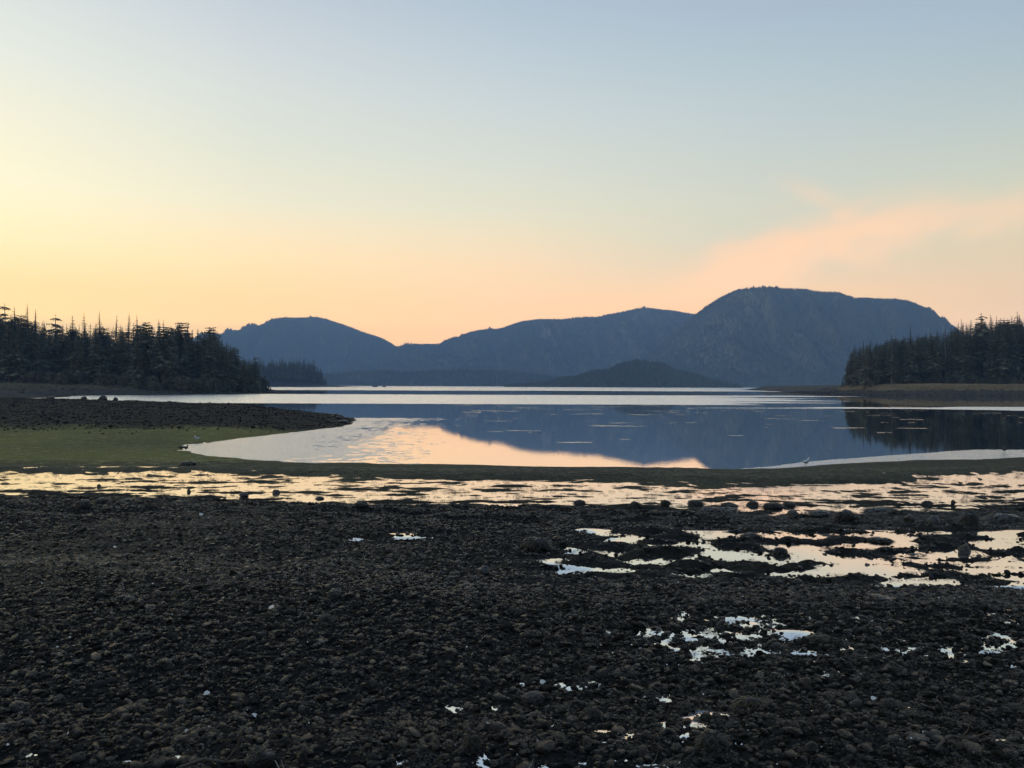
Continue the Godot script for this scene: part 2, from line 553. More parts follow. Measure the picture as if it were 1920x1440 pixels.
# How far the water table stands above the smoothed beach: the right-hand pool, the line of puddles before it, wet gaps at the bottom
func soaked(x: float, z: float) -> float:
	var d := -z
	var nb := n_mid.get_noise_2d(x * 1.3 + 40.0, z * 2.2)
	var pool := smooth(0.4, 1.8, x + nb * 1.5) * smooth(15.0, 14.2, d + nb) * smooth(10.02, 10.06, d)
	var left_pool := smooth(1.2, 0.5, absf(x + 1.9)) * smooth(0.6, 0.15, absf(d - 13.6)) * 0.85
	var spot := n_pool.get_noise_2d(x * 0.9 - 20.0, z * 1.7) * 0.3 + n_fine.get_noise_2d(x * 1.8, z * 3.4) * 1.1
	var band := smooth(-1.8, 0.4, x + nb) * smooth(8.4, 7.8, d + nb * 0.5) * lerpf(0.93, 1.0, smooth(4.4, 6.2, d + nb * 0.6)) * (0.655 - 0.05 * smooth(5.8, 5.2, d) * smooth(1.0, 0.4, x) + 0.3 * spot + 0.03 + 0.09 * smooth(0.2, 1.2, x) + 0.07 * smooth(0.8, 2.2, x) * smooth(5.9, 6.5, d))
	var low := smooth(4.7, 4.2, d + nb * 0.5) * (0.66 + 0.05 * smooth(0.5, 1.2, x) + 0.32 * spot)
	return maxf(maxf(minf(pool * 1.35, 0.96), left_pool), maxf(maxf(minf(band, 0.83), minf(low, 0.83)), 1.0 * exp(-pow((x - 2.35) / 0.42, 2.0) - pow((d - 6.85) / 0.3, 2.0))))

func seep_level(x: float, z: float) -> float:
	return -0.09 + 0.104 * soaked(x, z)

func film(x0: float, x1: float, dx: float, d0: float, d1: float, dd: float, level: Callable, where: Callable) -> ArrayMesh:
	var nu := int((x1 - x0) / dx) + 1
	var nv := int((d1 - d0) / dd) + 1
	var pos := PackedVector3Array()
	pos.resize(nu * nv)
	var surf := PackedByteArray()
	surf.resize((nu - 1) * (nv - 1))
	for j in nv:
		for i in nu:
			var x := x0 + i * dx
			var z := -(d0 + j * dd)
			pos[j * nu + i] = Vector3(x, level.call(x, z), z)
	for j in nv - 1:
		for i in nu - 1:
			surf[j * (nu - 1) + i] = 0 if where.call(x0 + (i + 0.5) * dx, -(d0 + (j + 0.5) * dd)) else 255
	return grid_mesh(pos, nu, nv, PackedColorArray(), PackedVector2Array(), surf, 1)

# ------------------------------------------------------------------ mountains
var L_RIDGE := [Vector2(-2050, 150), Vector2(-1790, 330), Vector2(-1661, 352), Vector2(-1510, 400), Vector2(-1370, 422), Vector2(-1225, 428), Vector2(-1090, 390), Vector2(-940, 335), Vector2(-805, 290), Vector2(-730, 246), Vector2(-690, 216), Vector2(-600, 150), Vector2(-400, 60), Vector2(-100, 10)]
var M_RIDGE := [Vector2(-900, 60), Vector2(-800, 170), Vector2(-690, 212), Vector2(-640, 216), Vector2(-600, 232), Vector2(-560, 238), Vector2(-420, 240), Vector2(-300, 287), Vector2(-240, 313), Vector2(-80, 330), Vector2(60, 374), Vector2(150, 385), Vector2(300, 384), Vector2(480, 398), Vector2(620, 428), Vector2(720, 451), Vector2(790, 453), Vector2(900, 442), Vector2(1050, 420), Vector2(1200, 330), Vector2(1400, 150)]
var R_RIDGE := [Vector2(300, 25), Vector2(480, 60), Vector2(640, 130), Vector2(760, 215), Vector2(870, 320), Vector2(925, 362), Vector2(980, 405), Vector2(1050, 450), Vector2(1130, 487), Vector2(1240, 503), Vector2(1330, 502), Vector2(1480, 498), Vector2(1580, 483), Vector2(1640, 483), Vector2(1740, 455), Vector2(1830, 452), Vector2(1950, 448), Vector2(2040, 430), Vector2(2110, 400), Vector2(2190, 345), Vector2(2260, 300), Vector2(2400, 200), Vector2(2700, 60)]
var HILL := [Vector2(-20, 2), Vector2(100, 10), Vector2(150, 26), Vector2(190, 29), Vector2(235, 45), Vector2(280, 50), Vector2(320, 68), Vector2(355, 77), Vector2(385, 80), Vector2(415, 73), Vector2(450, 70), Vector2(485, 50), Vector2(530, 43), Vector2(580, 24), Vector2(640, 4)]
var SHORE := [Vector2(-1300, 20), Vector2(-1000, 32), Vector2(-800, 30), Vector2(-640, 44), Vector2(-480, 55), Vector2(-350, 52), Vector2(-200, 60), Vector2(0, 56), Vector2(150, 36), Vector2(700, 26), Vector2(1000, 44), Vector2(1250, 40), Vector2(1500, 60), Vector2(1900, 70), Vector2(2600, 60)]

func slope_at(x: float, d: float, line: Array, ridge: float, front: float, back: float, rough: float, nz: FastNoiseLite, pull := 0.0) -> float:
	x += (ridge - d) * pull * smooth(0.3, 0.6, (x - line[0].x) / (line[-1].x - line[0].x))
	var top := lookup(line, x + nz.get_noise_2d(x * 0.2, d * 0.35) * 90.0 * clampf(absf(ridge - d) / front, 0.0, 1.0))
	var t := clampf((ridge - d) / (ridge - front), 0.0, 1.0) if d < ridge else clampf((d - ridge) / (back - ridge), 0.0, 1.0)
	var keep := cos(t * PI * 0.5)
	keep = lerpf(keep, 1.0 - t, 0.45)
	var gully := nz.get_noise_2d(x, d * 0.25) * rough * sin(minf(t, 1.0) * PI)
	return maxf(top * keep + gully * top, 0.0) - (3.0 if t >= 1.0 else 0.0)

func build_mountain(called: String, label: String, line: Array, ridge: float, front: float, back: float, tone: Color, copies: int, tree_h: float, sd: int, k_size := 1.0, pull := 0.0):
	var nz := FastNoiseLite.new()
	nz.seed = sd
	nz.frequency = 0.006
	nz.fractal_octaves = 4
	if k_size != 1.0:        # the same mountain farther off and larger, or nearer and smaller
		line = line.map(func(q): return q * k_size)
		ridge *= k_size
		front *= k_size
		back *= k_size
	var x0: float = line[0].x
	var x1: float = line[-1].x
	var nu := 180
	var nv := 70
	var pos := PackedVector3Array()
	var col := PackedColorArray()
	pos.resize(nu * nv)
	col.resize(nu * nv)
	for j in nv:
		for i in nu:
			var x := lerpf(x0, x1, i / float(nu - 1))
			var d := lerpf(front, back, j / float(nv - 1))
			pos[j * nu + i] = Vector3(x, slope_at(x, d, line, ridge, front, back, 0.28, nz, pull) - tree_h * 0.45, -d)
			col[j * nu + i] = tone
	var m := put(called, grid_mesh(pos, nu, nv, col), mats.needle)
	tag(m, label, "", "", "structure")
	var where := []
	var tints := PackedColorArray()
	for k in copies:
		var x := rng.randf_range(x0, x1)
		var d: float
		if k % 8 == 0: d = ridge + rng.randf_range(-30, 20)
		else: d = rng.randf_range(front + 4.0, ridge + (back - ridge) * 0.1)
		var y := slope_at(x, d, line, ridge, front, back, 0.28, nz, pull)
		if y <= 0.5: continue
		var size := tree_h * rng.randf_range(0.7, 1.15)
		where.append(Transform3D(Basis(Vector3.UP, rng.randf() * TAU).scaled(Vector3(size, size, size)), Vector3(x, y - tree_h * 0.75, -d)))
		var f := rng.randf_range(0.7, 1.3) * (1.0 + 0.55 * nz.get_noise_2d(x * 0.5, d * 0.5))
		tints.append(Color(tone.r * f, tone.g * f, tone.b * f))
	var t := many("conifers", far_conifer(), mats.needle, where, tints, m)
	t.name = "conifers"

func build_mountains():
	var g := Color(0.1, 0.115, 0.08)
	build_mountain("mountain", "rounded blue forested mountain left of the low saddle", L_RIDGE, 5200, 3900, 6000, g, 30000, 22.0, 31, 1.1)
	build_mountain("mountain", "long blue forested ridge between the saddle and the steep mountain", M_RIDGE, 4800, 3300, 5700, g, 36000, 22.0, 32, 1.1)
	build_mountain("mountain", "steep domed mountain, highest of all, on the right", R_RIDGE, 4200, 3000, 5200, g, 30000, 20.0, 33, 0.9, 0.5)
	build_mountain("foreshore", "low wooded shore along the foot of the mountains", SHORE, 2960, 2800, 3300, Color(0.075, 0.088, 0.06), 12000, 20.0, 34)
	build_mountain("hill", "small dark wooded hill on the far shore below the saddle of the mountains", HILL, 2450, 2250, 2760, Color(0.07, 0.08, 0.052), 8000, 17.0, 35, 0.82)

func far_conifer() -> ArrayMesh:
	var r := RandomNumberGenerator.new()
	r.seed = 3
	var st := SurfaceTool.new()
	st.begin(Mesh.PRIMITIVE_TRIANGLES)
	for tier in 4:
		var y0 := 0.08 + tier * 0.21
		var y1 := minf(y0 + 0.42, 1.0)
		var rad := 0.19 * (1.0 - tier * 0.2)
		for k in 6:
			var a := k * TAU / 6.0 + tier * 0.5
			var b := a + TAU / 6.0
			var ra := rad * r.randf_range(0.7, 1.2)
			var rb := rad * r.randf_range(0.7, 1.2)
			st.set_color(Color.WHITE)
			st.add_vertex(Vector3(cos(a) * ra, y0 + r.randf_range(-0.04, 0.04), sin(a) * ra))
			st.add_vertex(Vector3(cos(b) * rb, y0 + r.randf_range(-0.04, 0.04), sin(b) * rb))
			st.add_vertex(Vector3(0, y1, 0))
	st.generate_normals()
	return st.commit()

# ------------------------------------------------------------------ trees
func tri(st: SurfaceTool, a: Vector3, b: Vector3, c: Vector3, col: Color):
	st.set_color(col)
	st.add_vertex(a)
	st.add_vertex(b)
	st.add_vertex(c)

func tube(st: SurfaceTool, pts: PackedVector3Array, rads: PackedFloat32Array, sides := 6):
	for k in pts.size() - 1:
		var dir := (pts[k + 1] - pts[k]).normalized()
		var ref := Vector3.RIGHT if absf(dir.x) < 0.8 else Vector3.UP
		var u := dir.cross(ref).normalized()
		var v := dir.cross(u)
		for s in sides:
			var a0 := s * TAU / sides
			var a1 := (s + 1) * TAU / sides
			var o0 := u * cos(a0) + v * sin(a0)
			var o1 := u * cos(a1) + v * sin(a1)
			var p00 := pts[k] + o0 * rads[k]
			var p01 := pts[k] + o1 * rads[k]
			var p10 := pts[k + 1] + o0 * rads[k + 1]
			var p11 := pts[k + 1] + o1 * rads[k + 1]
			for q in [p00, p11, p01, p00, p10, p11]:
				st.add_vertex(q)

# kinds: "spruce" full cone, "layered" flat tiers with gaps, "spire" narrow with a bare leader, "snag" dead and nearly bare, "pole" bare lower trunk, "bush" low and wide
func make_tree(kind: String, sd: int) -> Array:
	var r := RandomNumberGenerator.new()
	r.seed = sd
	var trunk := SurfaceTool.new()
	trunk.begin(Mesh.PRIMITIVE_TRIANGLES)
	var crown := SurfaceTool.new()
	crown.begin(Mesh.PRIMITIVE_TRIANGLES)
	var lean := Vector3(r.randf_range(-0.015, 0.015), 0, r.randf_range(-0.015, 0.015))
	var pts := PackedVector3Array()
	var rads := PackedFloat32Array()
	for k in 9:
		var t := k / 8.0
		pts.append(Vector3(lean.x * sin(t * 5.0), t, lean.z * cos(t * 4.0)))
		rads.append(0.0155 * pow(1.0 - t, 0.8) + 0.0012 + (0.006 if k == 0 else 0.0))
	tube(trunk, pts, rads, 6)
	trunk.generate_normals()
	var whorls := 38
	var reach := 0.2
	var from := 0.1
	match kind:
		"layered": whorls = 20; reach = 0.15; from = 0.34
		"spire": whorls = 36; reach = 0.15; from = 0.12
		"snag": whorls = 18; reach = 0.075; from = 0.3
		"pole": whorls = 28; reach = 0.18; from = 0.3
		"bush": whorls = 20; reach = 0.42; from = 0.03
	for w in whorls:
		var t := from + (0.985 - from) * pow(w / float(whorls - 1), 0.92)
		var y := t + r.randf_range(-0.008, 0.008) * (3.2 if kind == "layered" else 1.0)
		var u := (t - from) / (1.0 - from)
		var env := 1.0 - u
		match kind:
			"spruce": env = pow(1.0 - u, 0.8) * (0.8 + 0.2 * sin(u * 20.0 + sd)) * smooth(-0.15, 0.12, u)
			"layered": env = (0.45 + 0.75 * (1.0 - u)) * (0.55 if w % 3 == 1 else 1.0) * smooth(1.06, 0.9, u)
			"spire": env = pow(1.0 - u, 0.88) * (0.72 + 0.28 * sin(u * 26.0 + sd))
			"snag": env = 0.9 - u * 0.8
			"pole": env = sin((0.18 + 0.82 * (1.0 - u)) * PI * 0.62)
			"bush": env = sqrt(maxf(1.0 - u * u, 0.0))
		if kind != "snag": env = maxf(env, 0.13 if w < whorls - 3 else 0.05)
		var count := 7
		if kind == "snag": count = 3
		var axis := Vector3(lean.x * sin(t * 5.0), y, lean.z * cos(t * 4.0))
		var off := r.randf() * TAU
		for b in count:
			if r.randf() < (0.12 if kind != "snag" else 0.3): continue
			var a := off + b * TAU / count + r.randf_range(-0.3, 0.3)
			var length := reach * env * (r.randf_range(0.6, 1.25) if kind != "layered" else r.randf_range(0.25, 1.2))
			var out := Vector3(cos(a), 0, sin(a))
			var side := Vector3(-sin(a), 0, cos(a))
			var rise := r.randf_range(-0.1, 0.18) + 0.5 * u * u
			if kind == "layered": rise = r.randf_range(-0.15, 0.4)
			var f := r.randf_range(0.55, 1.35)
			var tone := Color(0.12 * f, 0.132 * f, 0.088 * f)
			if kind == "snag": tone = Color(0.07, 0.065, 0.058)
			var prev := axis
			var segs := 4
			var wide := 0.42 if kind == "layered" else 0.32 if kind != "snag" else 0.03
			for s in segs:
				var q0 := s / float(segs)
				var q1 := (s + 1) / float(segs)
				var tip := axis + out * length * q1 + Vector3(0, length * (rise * q1 - 0.42 * q1 * q1 + 0.1 * q1 * q1 * q1), 0)
				if kind == "snag":
					tip = axis + out * length * q1 + Vector3(0, length * (0.1 - 0.3 * q1) * q1, 0)
				var hw := length * wide * (0.35 + 0.65 * sin((0.15 + 0.8 * q0) * PI)) * r.randf_range(0.7, 1.2)
				var hang := Vector3(0, -length * r.randf_range(0.1, 0.28), 0)
				if kind == "snag": hang = Vector3(0, -0.003, 0)
				if kind == "snag":
					tri(crown, prev, tip, prev + Vector3(0, -0.007, 0) + side * 0.003, tone)
					tri(crown, prev, tip, prev.lerp(tip, 0.5) + Vector3(0, -0.012, 0), tone)
				else:
					var fwd := out * length * 0.16
					tri(crown, prev, tip, prev.lerp(tip, 0.3) + side * hw + fwd + hang * 0.5, tone)
					tri(crown, prev, prev.lerp(tip, 0.3) - side * hw + fwd + hang * 0.5, tip, tone)
					tri(crown, prev, tip, prev.lerp(tip, 0.6) + hang + side * hw * 0.2, Color(tone.r * 0.9, tone.g * 0.9, tone.b * 0.9))
					tri(crown, prev.lerp(tip, 0.2), prev.lerp(tip, 0.7) + side * hw * 0.5 + hang * 1.2, tip, tone)
					tri(crown, prev.lerp(tip, 0.1), tip, prev.lerp(tip, 0.8) - side * hw * 0.6 + hang * 1.1, tone)
				prev = tip
	crown.generate_normals()
	return [trunk.commit(), crown.commit()]

var protos := {}
func tree_proto(kind: String, v: int) -> Array:
	var key := kind + str(v)
	if not protos.has(key):
		protos[key] = make_tree(kind, v * 17 + kind.hash() % 1000)
	return protos[key]

func plant_tree(called: String, kind: String, v: int, x: float, z: float, height: float, label: String, group: String, pale := false, turn := -1.0) -> Node3D:
	var p := tree_proto(kind, v)
	var o := base(called, Vector3(x, ground_at(x, z) - 0.15, z), rng.randf() * TAU if turn < 0.0 else turn)
	o.scale = Vector3(height, height, height) * Vector3(rng.randf_range(1.0, 1.35), 1, 1)
	o.scale.z = o.scale.x
	put("trunk", p[0], mats.pale_bark if pale else mats.bark, o)
	put("crown", p[1], mats.needle, o)
	tag(o, label, "tree", group)
	return o

func tree_label(kind: String, pale: bool, front: bool, x: float, left: bool, h: float) -> String:
	var look: String = {"spruce": "full", "spire": "slender", "pole": "bare-stemmed", "bush": "low bushy"}[kind]
	var stem := "pale-trunked " if pale else ""
	var size := "" if kind == "bush" else ("tall " if h > 24.0 else "middling " if h > 16.0 else "small ")
	var where: String
	if left:
		where = "at the left edge of the photo" if x < -190.0 else "below the skyline gap" if x < -168.0 else "in mid left forest" if x < -148.0 else "where the left skyline falls" if x < -125.0 else "at the water end of the left forest"
	else:
		where = "at the water end of the right forest" if x < 172.0 else "left of middle in the right forest" if x < 196.0 else "below the bare tops of the right forest" if x < 220.0 else "at the right edge of the photo"
	return size + stem + look + (" conifer in the front row " if front else " conifer behind the front row ") + where

# Treetop heights above the water against x, for a wood seen from the beach
var LEFT_TOP := [Vector2(-230, 33), Vector2(-200, 31.5), Vector2(-190, 30), Vector2(-184, 26.5), Vector2(-176, 27), Vector2(-171, 27.5), Vector2(-160, 28), Vector2(-151, 28), Vector2(-143, 28), Vector2(-136, 27.8), Vector2(-128, 27.5), Vector2(-122, 26.2), Vector2(-118, 24.5), Vector2(-113, 21.5), Vector2(-108, 16.5), Vector2(-104, 12.5), Vector2(-101, 9), Vector2(-98, 5)]
var RIGHT_TOP := [Vector2(148, 3), Vector2(149.2, 10), Vector2(151, 17), Vector2(153.5, 24), Vector2(163, 24.5), Vector2(177, 27.6), Vector2(192, 30.5), Vector2(201, 33.4), Vector2(211, 35), Vector2(226, 36.5), Vector2(270, 38)]

func build_forests():
	var lg := "conifers of the forest on the left shore"
	var rg := "conifers of the forest on the right shore"
	# trees that stand out on the skyline of the left forest: x, z, top height, kind, label
	var stars := [
		[-203.0, -331.0, 35.6, "layered", 1, "broad flat-topped conifer with open tiers at the left edge of the left forest"],
		[-199.0, -331.0, 34.2, "spire", 1, "slim pointed spruce just right of the broad flat-topped conifer"],
		[-194.0, -331.0, 35.6, "spire", 2, "tallest narrow spire on the left part of the left forest skyline"],
		[-190.5, -331.0, 33.4, "spire", 3, "pointed spruce with a clean tip left of the gap in the left forest"],
		[-182.5, -331.0, 31.2, "layered", 2, "slender layered conifer standing alone in the skyline gap"],
		[-176.5, -331.0, 31.0, "spruce", 3, "broad-headed conifer right of the skyline gap"],
		[-171.0, -331.0, 32.2, "spire", 1, "sharp spruce next to the broad-headed conifer of the left forest"],
		[-165.0, -331.0, 32.7, "spire", 0, "tallest pointed conifer in mid left forest, branched to its tip"],
		[-158.0, -331.0, 31.0, "snag", 1, "thin bare dead trunk above the left forest"],
		[-153.5, -331.0, 32.0, "spire", 2, "spruce with short even tiers right of the thin dead trunk"],
		[-150.0, -331.0, 31.0, "spire", 1, "sharp small tip next to the evenly tiered spruce"],
		[-141.5, -331.0, 29.6, "spire", 3, "first of the small pointed spruces where the left skyline starts to fall"],
		[-139.4, -331.0, 29.2, "spire", 1, "second small pointed spruce of the close pair on the falling left skyline"],
		[-134.0, -331.0, 28.6, "spire", 2, "lone narrow tip beyond the close pair of pointed spruces"],
		[-105.0, -338.0, 15.0, "layered", 1, "small wind-shaped conifer at the tip of the left forest"],
	]
	var n := 0
	for s in stars:
		plant_tree("conifer", s[3], s[4], s[0], s[1], s[2] - ground_at(s[0], s[1]) + 0.15, s[5], lg)
		n += 1
	var kinds := ["spruce", "spruce", "spruce", "spire", "pole", "spruce", "spruce"]
	while n < 150:
		var x := rng.randf_range(-236.0, -97.0)
		var z := -rng.randf_range(285.0, 352.0)
		var t := inside_by(Vector2(x, z), LEFT_BANK)
		var need := 6.0 if x > -125.0 else lerpf(8.0, 42.0, smooth(-125.0, -150.0, x))
		if t < need: continue
		var seen_x := x * 331.0 / -z            # the skyline is that of the trees' mean distance
		var top := lookup(LEFT_TOP, seen_x)
		top = 3.4 + (top - 3.4) * (-z / 331.0)
		var h := (top - ground_at(x, z)) * rng.randf_range(0.9, 1.03)
		if h < 3.0: continue
		var kind: String = kinds[rng.randi() % kinds.size()] if h > 8.0 else "bush"
		var pale := rng.randf() < 0.06
		plant_tree("conifer", kind, rng.randi() % 4, x, z, h, tree_label(kind, pale, z > -318.0, seen_x, true, h), lg, pale)
		n += 1
	stars = [
		[158.5, -372.0, 24.2, "spire", 1, "slim spruce that begins the right forest at its water end"],
		[162.5, -375.0, 24.6, "spruce", 2, "second spruce from the water end of the right forest"],
		[170.8, -372.0, 27.6, "spire", 2, "pointed spruce with a visible pale trunk near the front of the right forest"],
		[178.8, -372.0, 31.0, "spire", 3, "dark spruce rising clear of its neighbours against the mountain"],
		[196.0, -374.0, 31.5, "snag", 3, "bare dead spar seen against the mountain slope"],
		[202.4, -372.0, 34.2, "snag", 1, "first bare-branched tip where the right forest meets the sky"],
		[206.0, -372.0, 33.6, "snag", 2, "short bare tip beside the first one on the right skyline"],
		[211.2, -372.0, 37.0, "layered", 3, "twisted open conifer with level branches on the right skyline"],
		[215.5, -372.0, 36.2, "snag", 1, "tall bare spar right of the twisted open conifer"],
		[218.0, -372.0, 35.4, "snag", 3, "thin dead stick, last of the bare tops on the right skyline"],
		[227.0, -372.0, 37.6, "spruce", 1, "big full spruce at the right edge of the photo"],
	]
	var m := 0
	for s in stars:
		plant_tree("conifer", s[3], s[4], s[0], s[1], s[2] - ground_at(s[0], s[1]) + 0.15, s[5], rg, s[5].contains("pale") or s[3] == "snag")
		m += 1
	while m < 112:
		var x := rng.randf_range(154.0, 262.0)
		var z := -rng.randf_range(352.0, 412.0)
		var front := lerpf(-398.0, -356.0, smooth(150.0, 215.0, x))
		if z > front: continue
		var seen_x := x * 372.0 / -z
		if seen_x < 148.3: continue
		var top := 3.4 + (lookup(RIGHT_TOP, seen_x) - 3.4) * (-z / 372.0)
		var h := (top - ground_at(x, z)) * rng.randf_range(0.8, 1.0)
		if h < 3.0: continue
		var kind: String = kinds[rng.randi() % kinds.size()] if h > 8.0 else "bush"
		var pale := rng.randf() < 0.2
		plant_tree("conifer", kind, rng.randi() % 4, x, z, h, tree_label(kind, pale, z > -378.0, seen_x, false, h), rg, pale)
		m += 1
	# the wooded point behind the left forest
	var pg := "conifers on the wooded point behind the left forest"
	for k in 38:
		var x := -296.0 - 120.0 * k / 37.0 + rng.randf_range(-2, 2)
		var z := -1300.0 + rng.randf_range(-18, 18)
		var h := lerpf(14.0, 38.0, smooth(-298.0, -316.0, x)) * rng.randf_range(0.8, 1.05)
		plant_tree("conifer", ["spruce", "spire", "spruce", "spruce"][k % 4], k % 4, x, z, h, "hazy %s conifer %s of the far wooded point" % [["full", "pointed", "broad"][k % 3], "at the water end" if k < 5 else "on the right half" if k < 13 else "in the middle" if k < 24 else "on the left half"], pg)
	# the depth of the woods behind the trees one can tell apart
	var where := []
	var tints := PackedColorArray()
	var r2 := RandomNumberGenerator.new()
	r2.seed = 77
	for k in 1900:
		var right := k % 5 < 2
		var x := r2.randf_range(168.0, 330.0) if right else r2.randf_range(-400.0, -112.0)
		var z := -r2.randf_range(382.0, 440.0) if right else -r2.randf_range(318.0, 400.0)
		var t := inside_by(Vector2(x, z), RIGHT_BANK if right else LEFT_BANK)
		if t < (8.0 if right else 46.0 if x < -150.0 else 12.0): continue
		var q := -z / (372.0 if right else 331.0)
		var top := 3.4 + (lookup(RIGHT_TOP if right else LEFT_TOP, x / q) - 3.4) * q
		var h := (top - ground_at(x, z)) * r2.randf_range(0.72, 0.95)
		if h < 3.0: continue
		where.append(Transform3D(Basis(Vector3.UP, r2.randf() * TAU).scaled(Vector3(h, h, h)), Vector3(x, ground_at(x, z), z)))
		tints.append(Color.WHITE)
	for k in 1100:
		var x := r2.randf_range(-600.0, -300.0)
		var z := -r2.randf_range(1290.0, 1400.0)
		if inside_by(Vector2(x, z), POINT) < 24.0: continue
		var h := r2.randf_range(22.0, 33.0) * smooth(-296.0, -318.0, x)
		if h < 4.0: continue
		where.append(Transform3D(Basis(Vector3.UP, r2.randf() * TAU).scaled(Vector3(h, h, h)), Vector3(x, ground_at(x, z), z)))
		tints.append(Color.WHITE)
	var f := many("forest_depths", tree_proto("spruce", 2)[1], mats.needle, where, tints)
	tag(f, "unbroken dark wood behind the front trees of the shore forests")
	# low bushes under the edge of the woods
	where = []
	tints = PackedColorArray()
	for k in 3200:
		var right := k % 2 == 0
		var x := r2.randf_range(164.0, 300.0) if right else r2.randf_range(-280.0, -97.0)
		var z := -r2.randf_range(335.0, 410.0) if right else -r2.randf_range(270.0, 345.0)
		var t := inside_by(Vector2(x, z), RIGHT_BANK if right else LEFT_BANK)
		if right:
			var front := lerpf(-398.0, -354.0, smooth(150.0, 215.0, x))
			if z > front + 3.0 or z < front - 16.0: continue
		else:
			var need := 4.0 if x > -125.0 else lerpf(6.0, 39.0, smooth(-125.0, -150.0, x))
			if t < need or t > need + 18.0: continue
		var h := r2.randf_range(1.6, 5.0)
		where.append(Transform3D(Basis(Vector3.UP, r2.randf() * TAU).scaled(Vector3(h, h, h)), Vector3(x, ground_at(x, z) - 0.1, z)))
		var g := r2.randf_range(0.7, 1.4)
		tints.append(Color(g, g * r2.randf_range(0.85, 1.05), g))
	tag(many("undergrowth", tree_proto("bush", 1)[1], mats.needle, where, tints), "low dark bushes along the feet of the shore forests")

# ------------------------------------------------------------------ grass on the banks
func tuft_mesh(blades: int, spread: float, sd: int) -> ArrayMesh:
	var r := RandomNumberGenerator.new()
	r.seed = sd
	var st := SurfaceTool.new()
	st.begin(Mesh.PRIMITIVE_TRIANGLES)
	for k in blades:
		var a := r.randf() * TAU
		var p := Vector3(cos(a), 0, sin(a)) * spread * r.randf()
		var tip := p + Vector3(r.randf_range(-0.35, 0.35), r.randf_range(0.6, 1.0), r.randf_range(-0.35, 0.35))
		var side := Vector3(-sin(a), 0, cos(a)) * 0.035
		tri(st, p - side, tip, p + side, Color.WHITE)
	st.generate_normals()
	return st.commit()

func build_grass():
	var where := []
	var tints := PackedColorArray()
	var r := RandomNumberGenerator.new()
	r.seed = 5
	for k in 60000:
		var right := k % 3 < 2
		var x := r.randf_range(150.0, 245.0) if right else r.randf_range(-260.0, -100.0)
		var z := -r.randf_range(325.0, 420.0) if right else -r.randf_range(215.0, 330.0)
		var t := inside_by(Vector2(x, z), RIGHT_BANK if right else LEFT_BANK)
		var keep := smooth(16.0, 24.0, t) * smooth(60.0, 46.0, t) if right else smooth(12.0, 36.0, t) * smooth(60.0, 46.0, t)
		if r.randf() > keep: continue
		var h := r.randf_range(0.5, 1.1)
		where.append(Transform3D(Basis(Vector3.UP, r.randf() * TAU).scaled(Vector3(h * 1.5, h, h * 1.5)), Vector3(x, ground_at(x, z) - 0.03, z)))
		var f := r.randf_range(0.7, 1.3)
		tints.append(Color(0.3 * f, 0.25 * f, 0.16 * f) if right else Color(0.15 * f, 0.145 * f, 0.1 * f))
	tag(many("dry_grass", tuft_mesh(26, 0.7, 2), mats.needle, where, tints), "pale dry grass along the tops of the banks")

# ------------------------------------------------------------------ stones
func ico(level: int) -> Array:
	var t := (1.0 + sqrt(5.0)) / 2.0
	var v: Array[Vector3] = []
	for p in [[-1, t, 0], [1, t, 0], [-1, -t, 0], [1, -t, 0], [0, -1, t], [0, 1, t], [0, -1, -t], [0, 1, -t], [t, 0, -1], [t, 0, 1], [-t, 0, -1], [-t, 0, 1]]:
		v.append(Vector3(p[0], p[1], p[2]).normalized())
	var f := [0, 11, 5, 0, 5, 1, 0, 1, 7, 0, 7, 10, 0, 10, 11, 1, 5, 9, 5, 11, 4, 11, 10, 2, 10, 7, 6, 7, 1, 8, 3, 9, 4, 3, 4, 2, 3, 2, 6, 3, 6, 8, 3, 8, 9, 4, 9, 5, 2, 4, 11, 6, 2, 10, 8, 6, 7, 9, 8, 1]
	for l in level:
		var cache := {}
		var g := []
		for k in range(0, f.size(), 3):
			var m := []
			for e in [[f[k], f[k + 1]], [f[k + 1], f[k + 2]], [f[k + 2], f[k]]]:
				var key: int = mini(e[0], e[1]) * 100000 + maxi(e[0], e[1])
				if not cache.has(key):
					cache[key] = v.size()
					v.append(((v[e[0]] + v[e[1]]) * 0.5).normalized())
				m.append(cache[key])
			g.append_array([f[k], m[0], m[2], f[k + 1], m[1], m[0], f[k + 2], m[2], m[1], m[0], m[1], m[2]])
		f = g
	return [v, f]

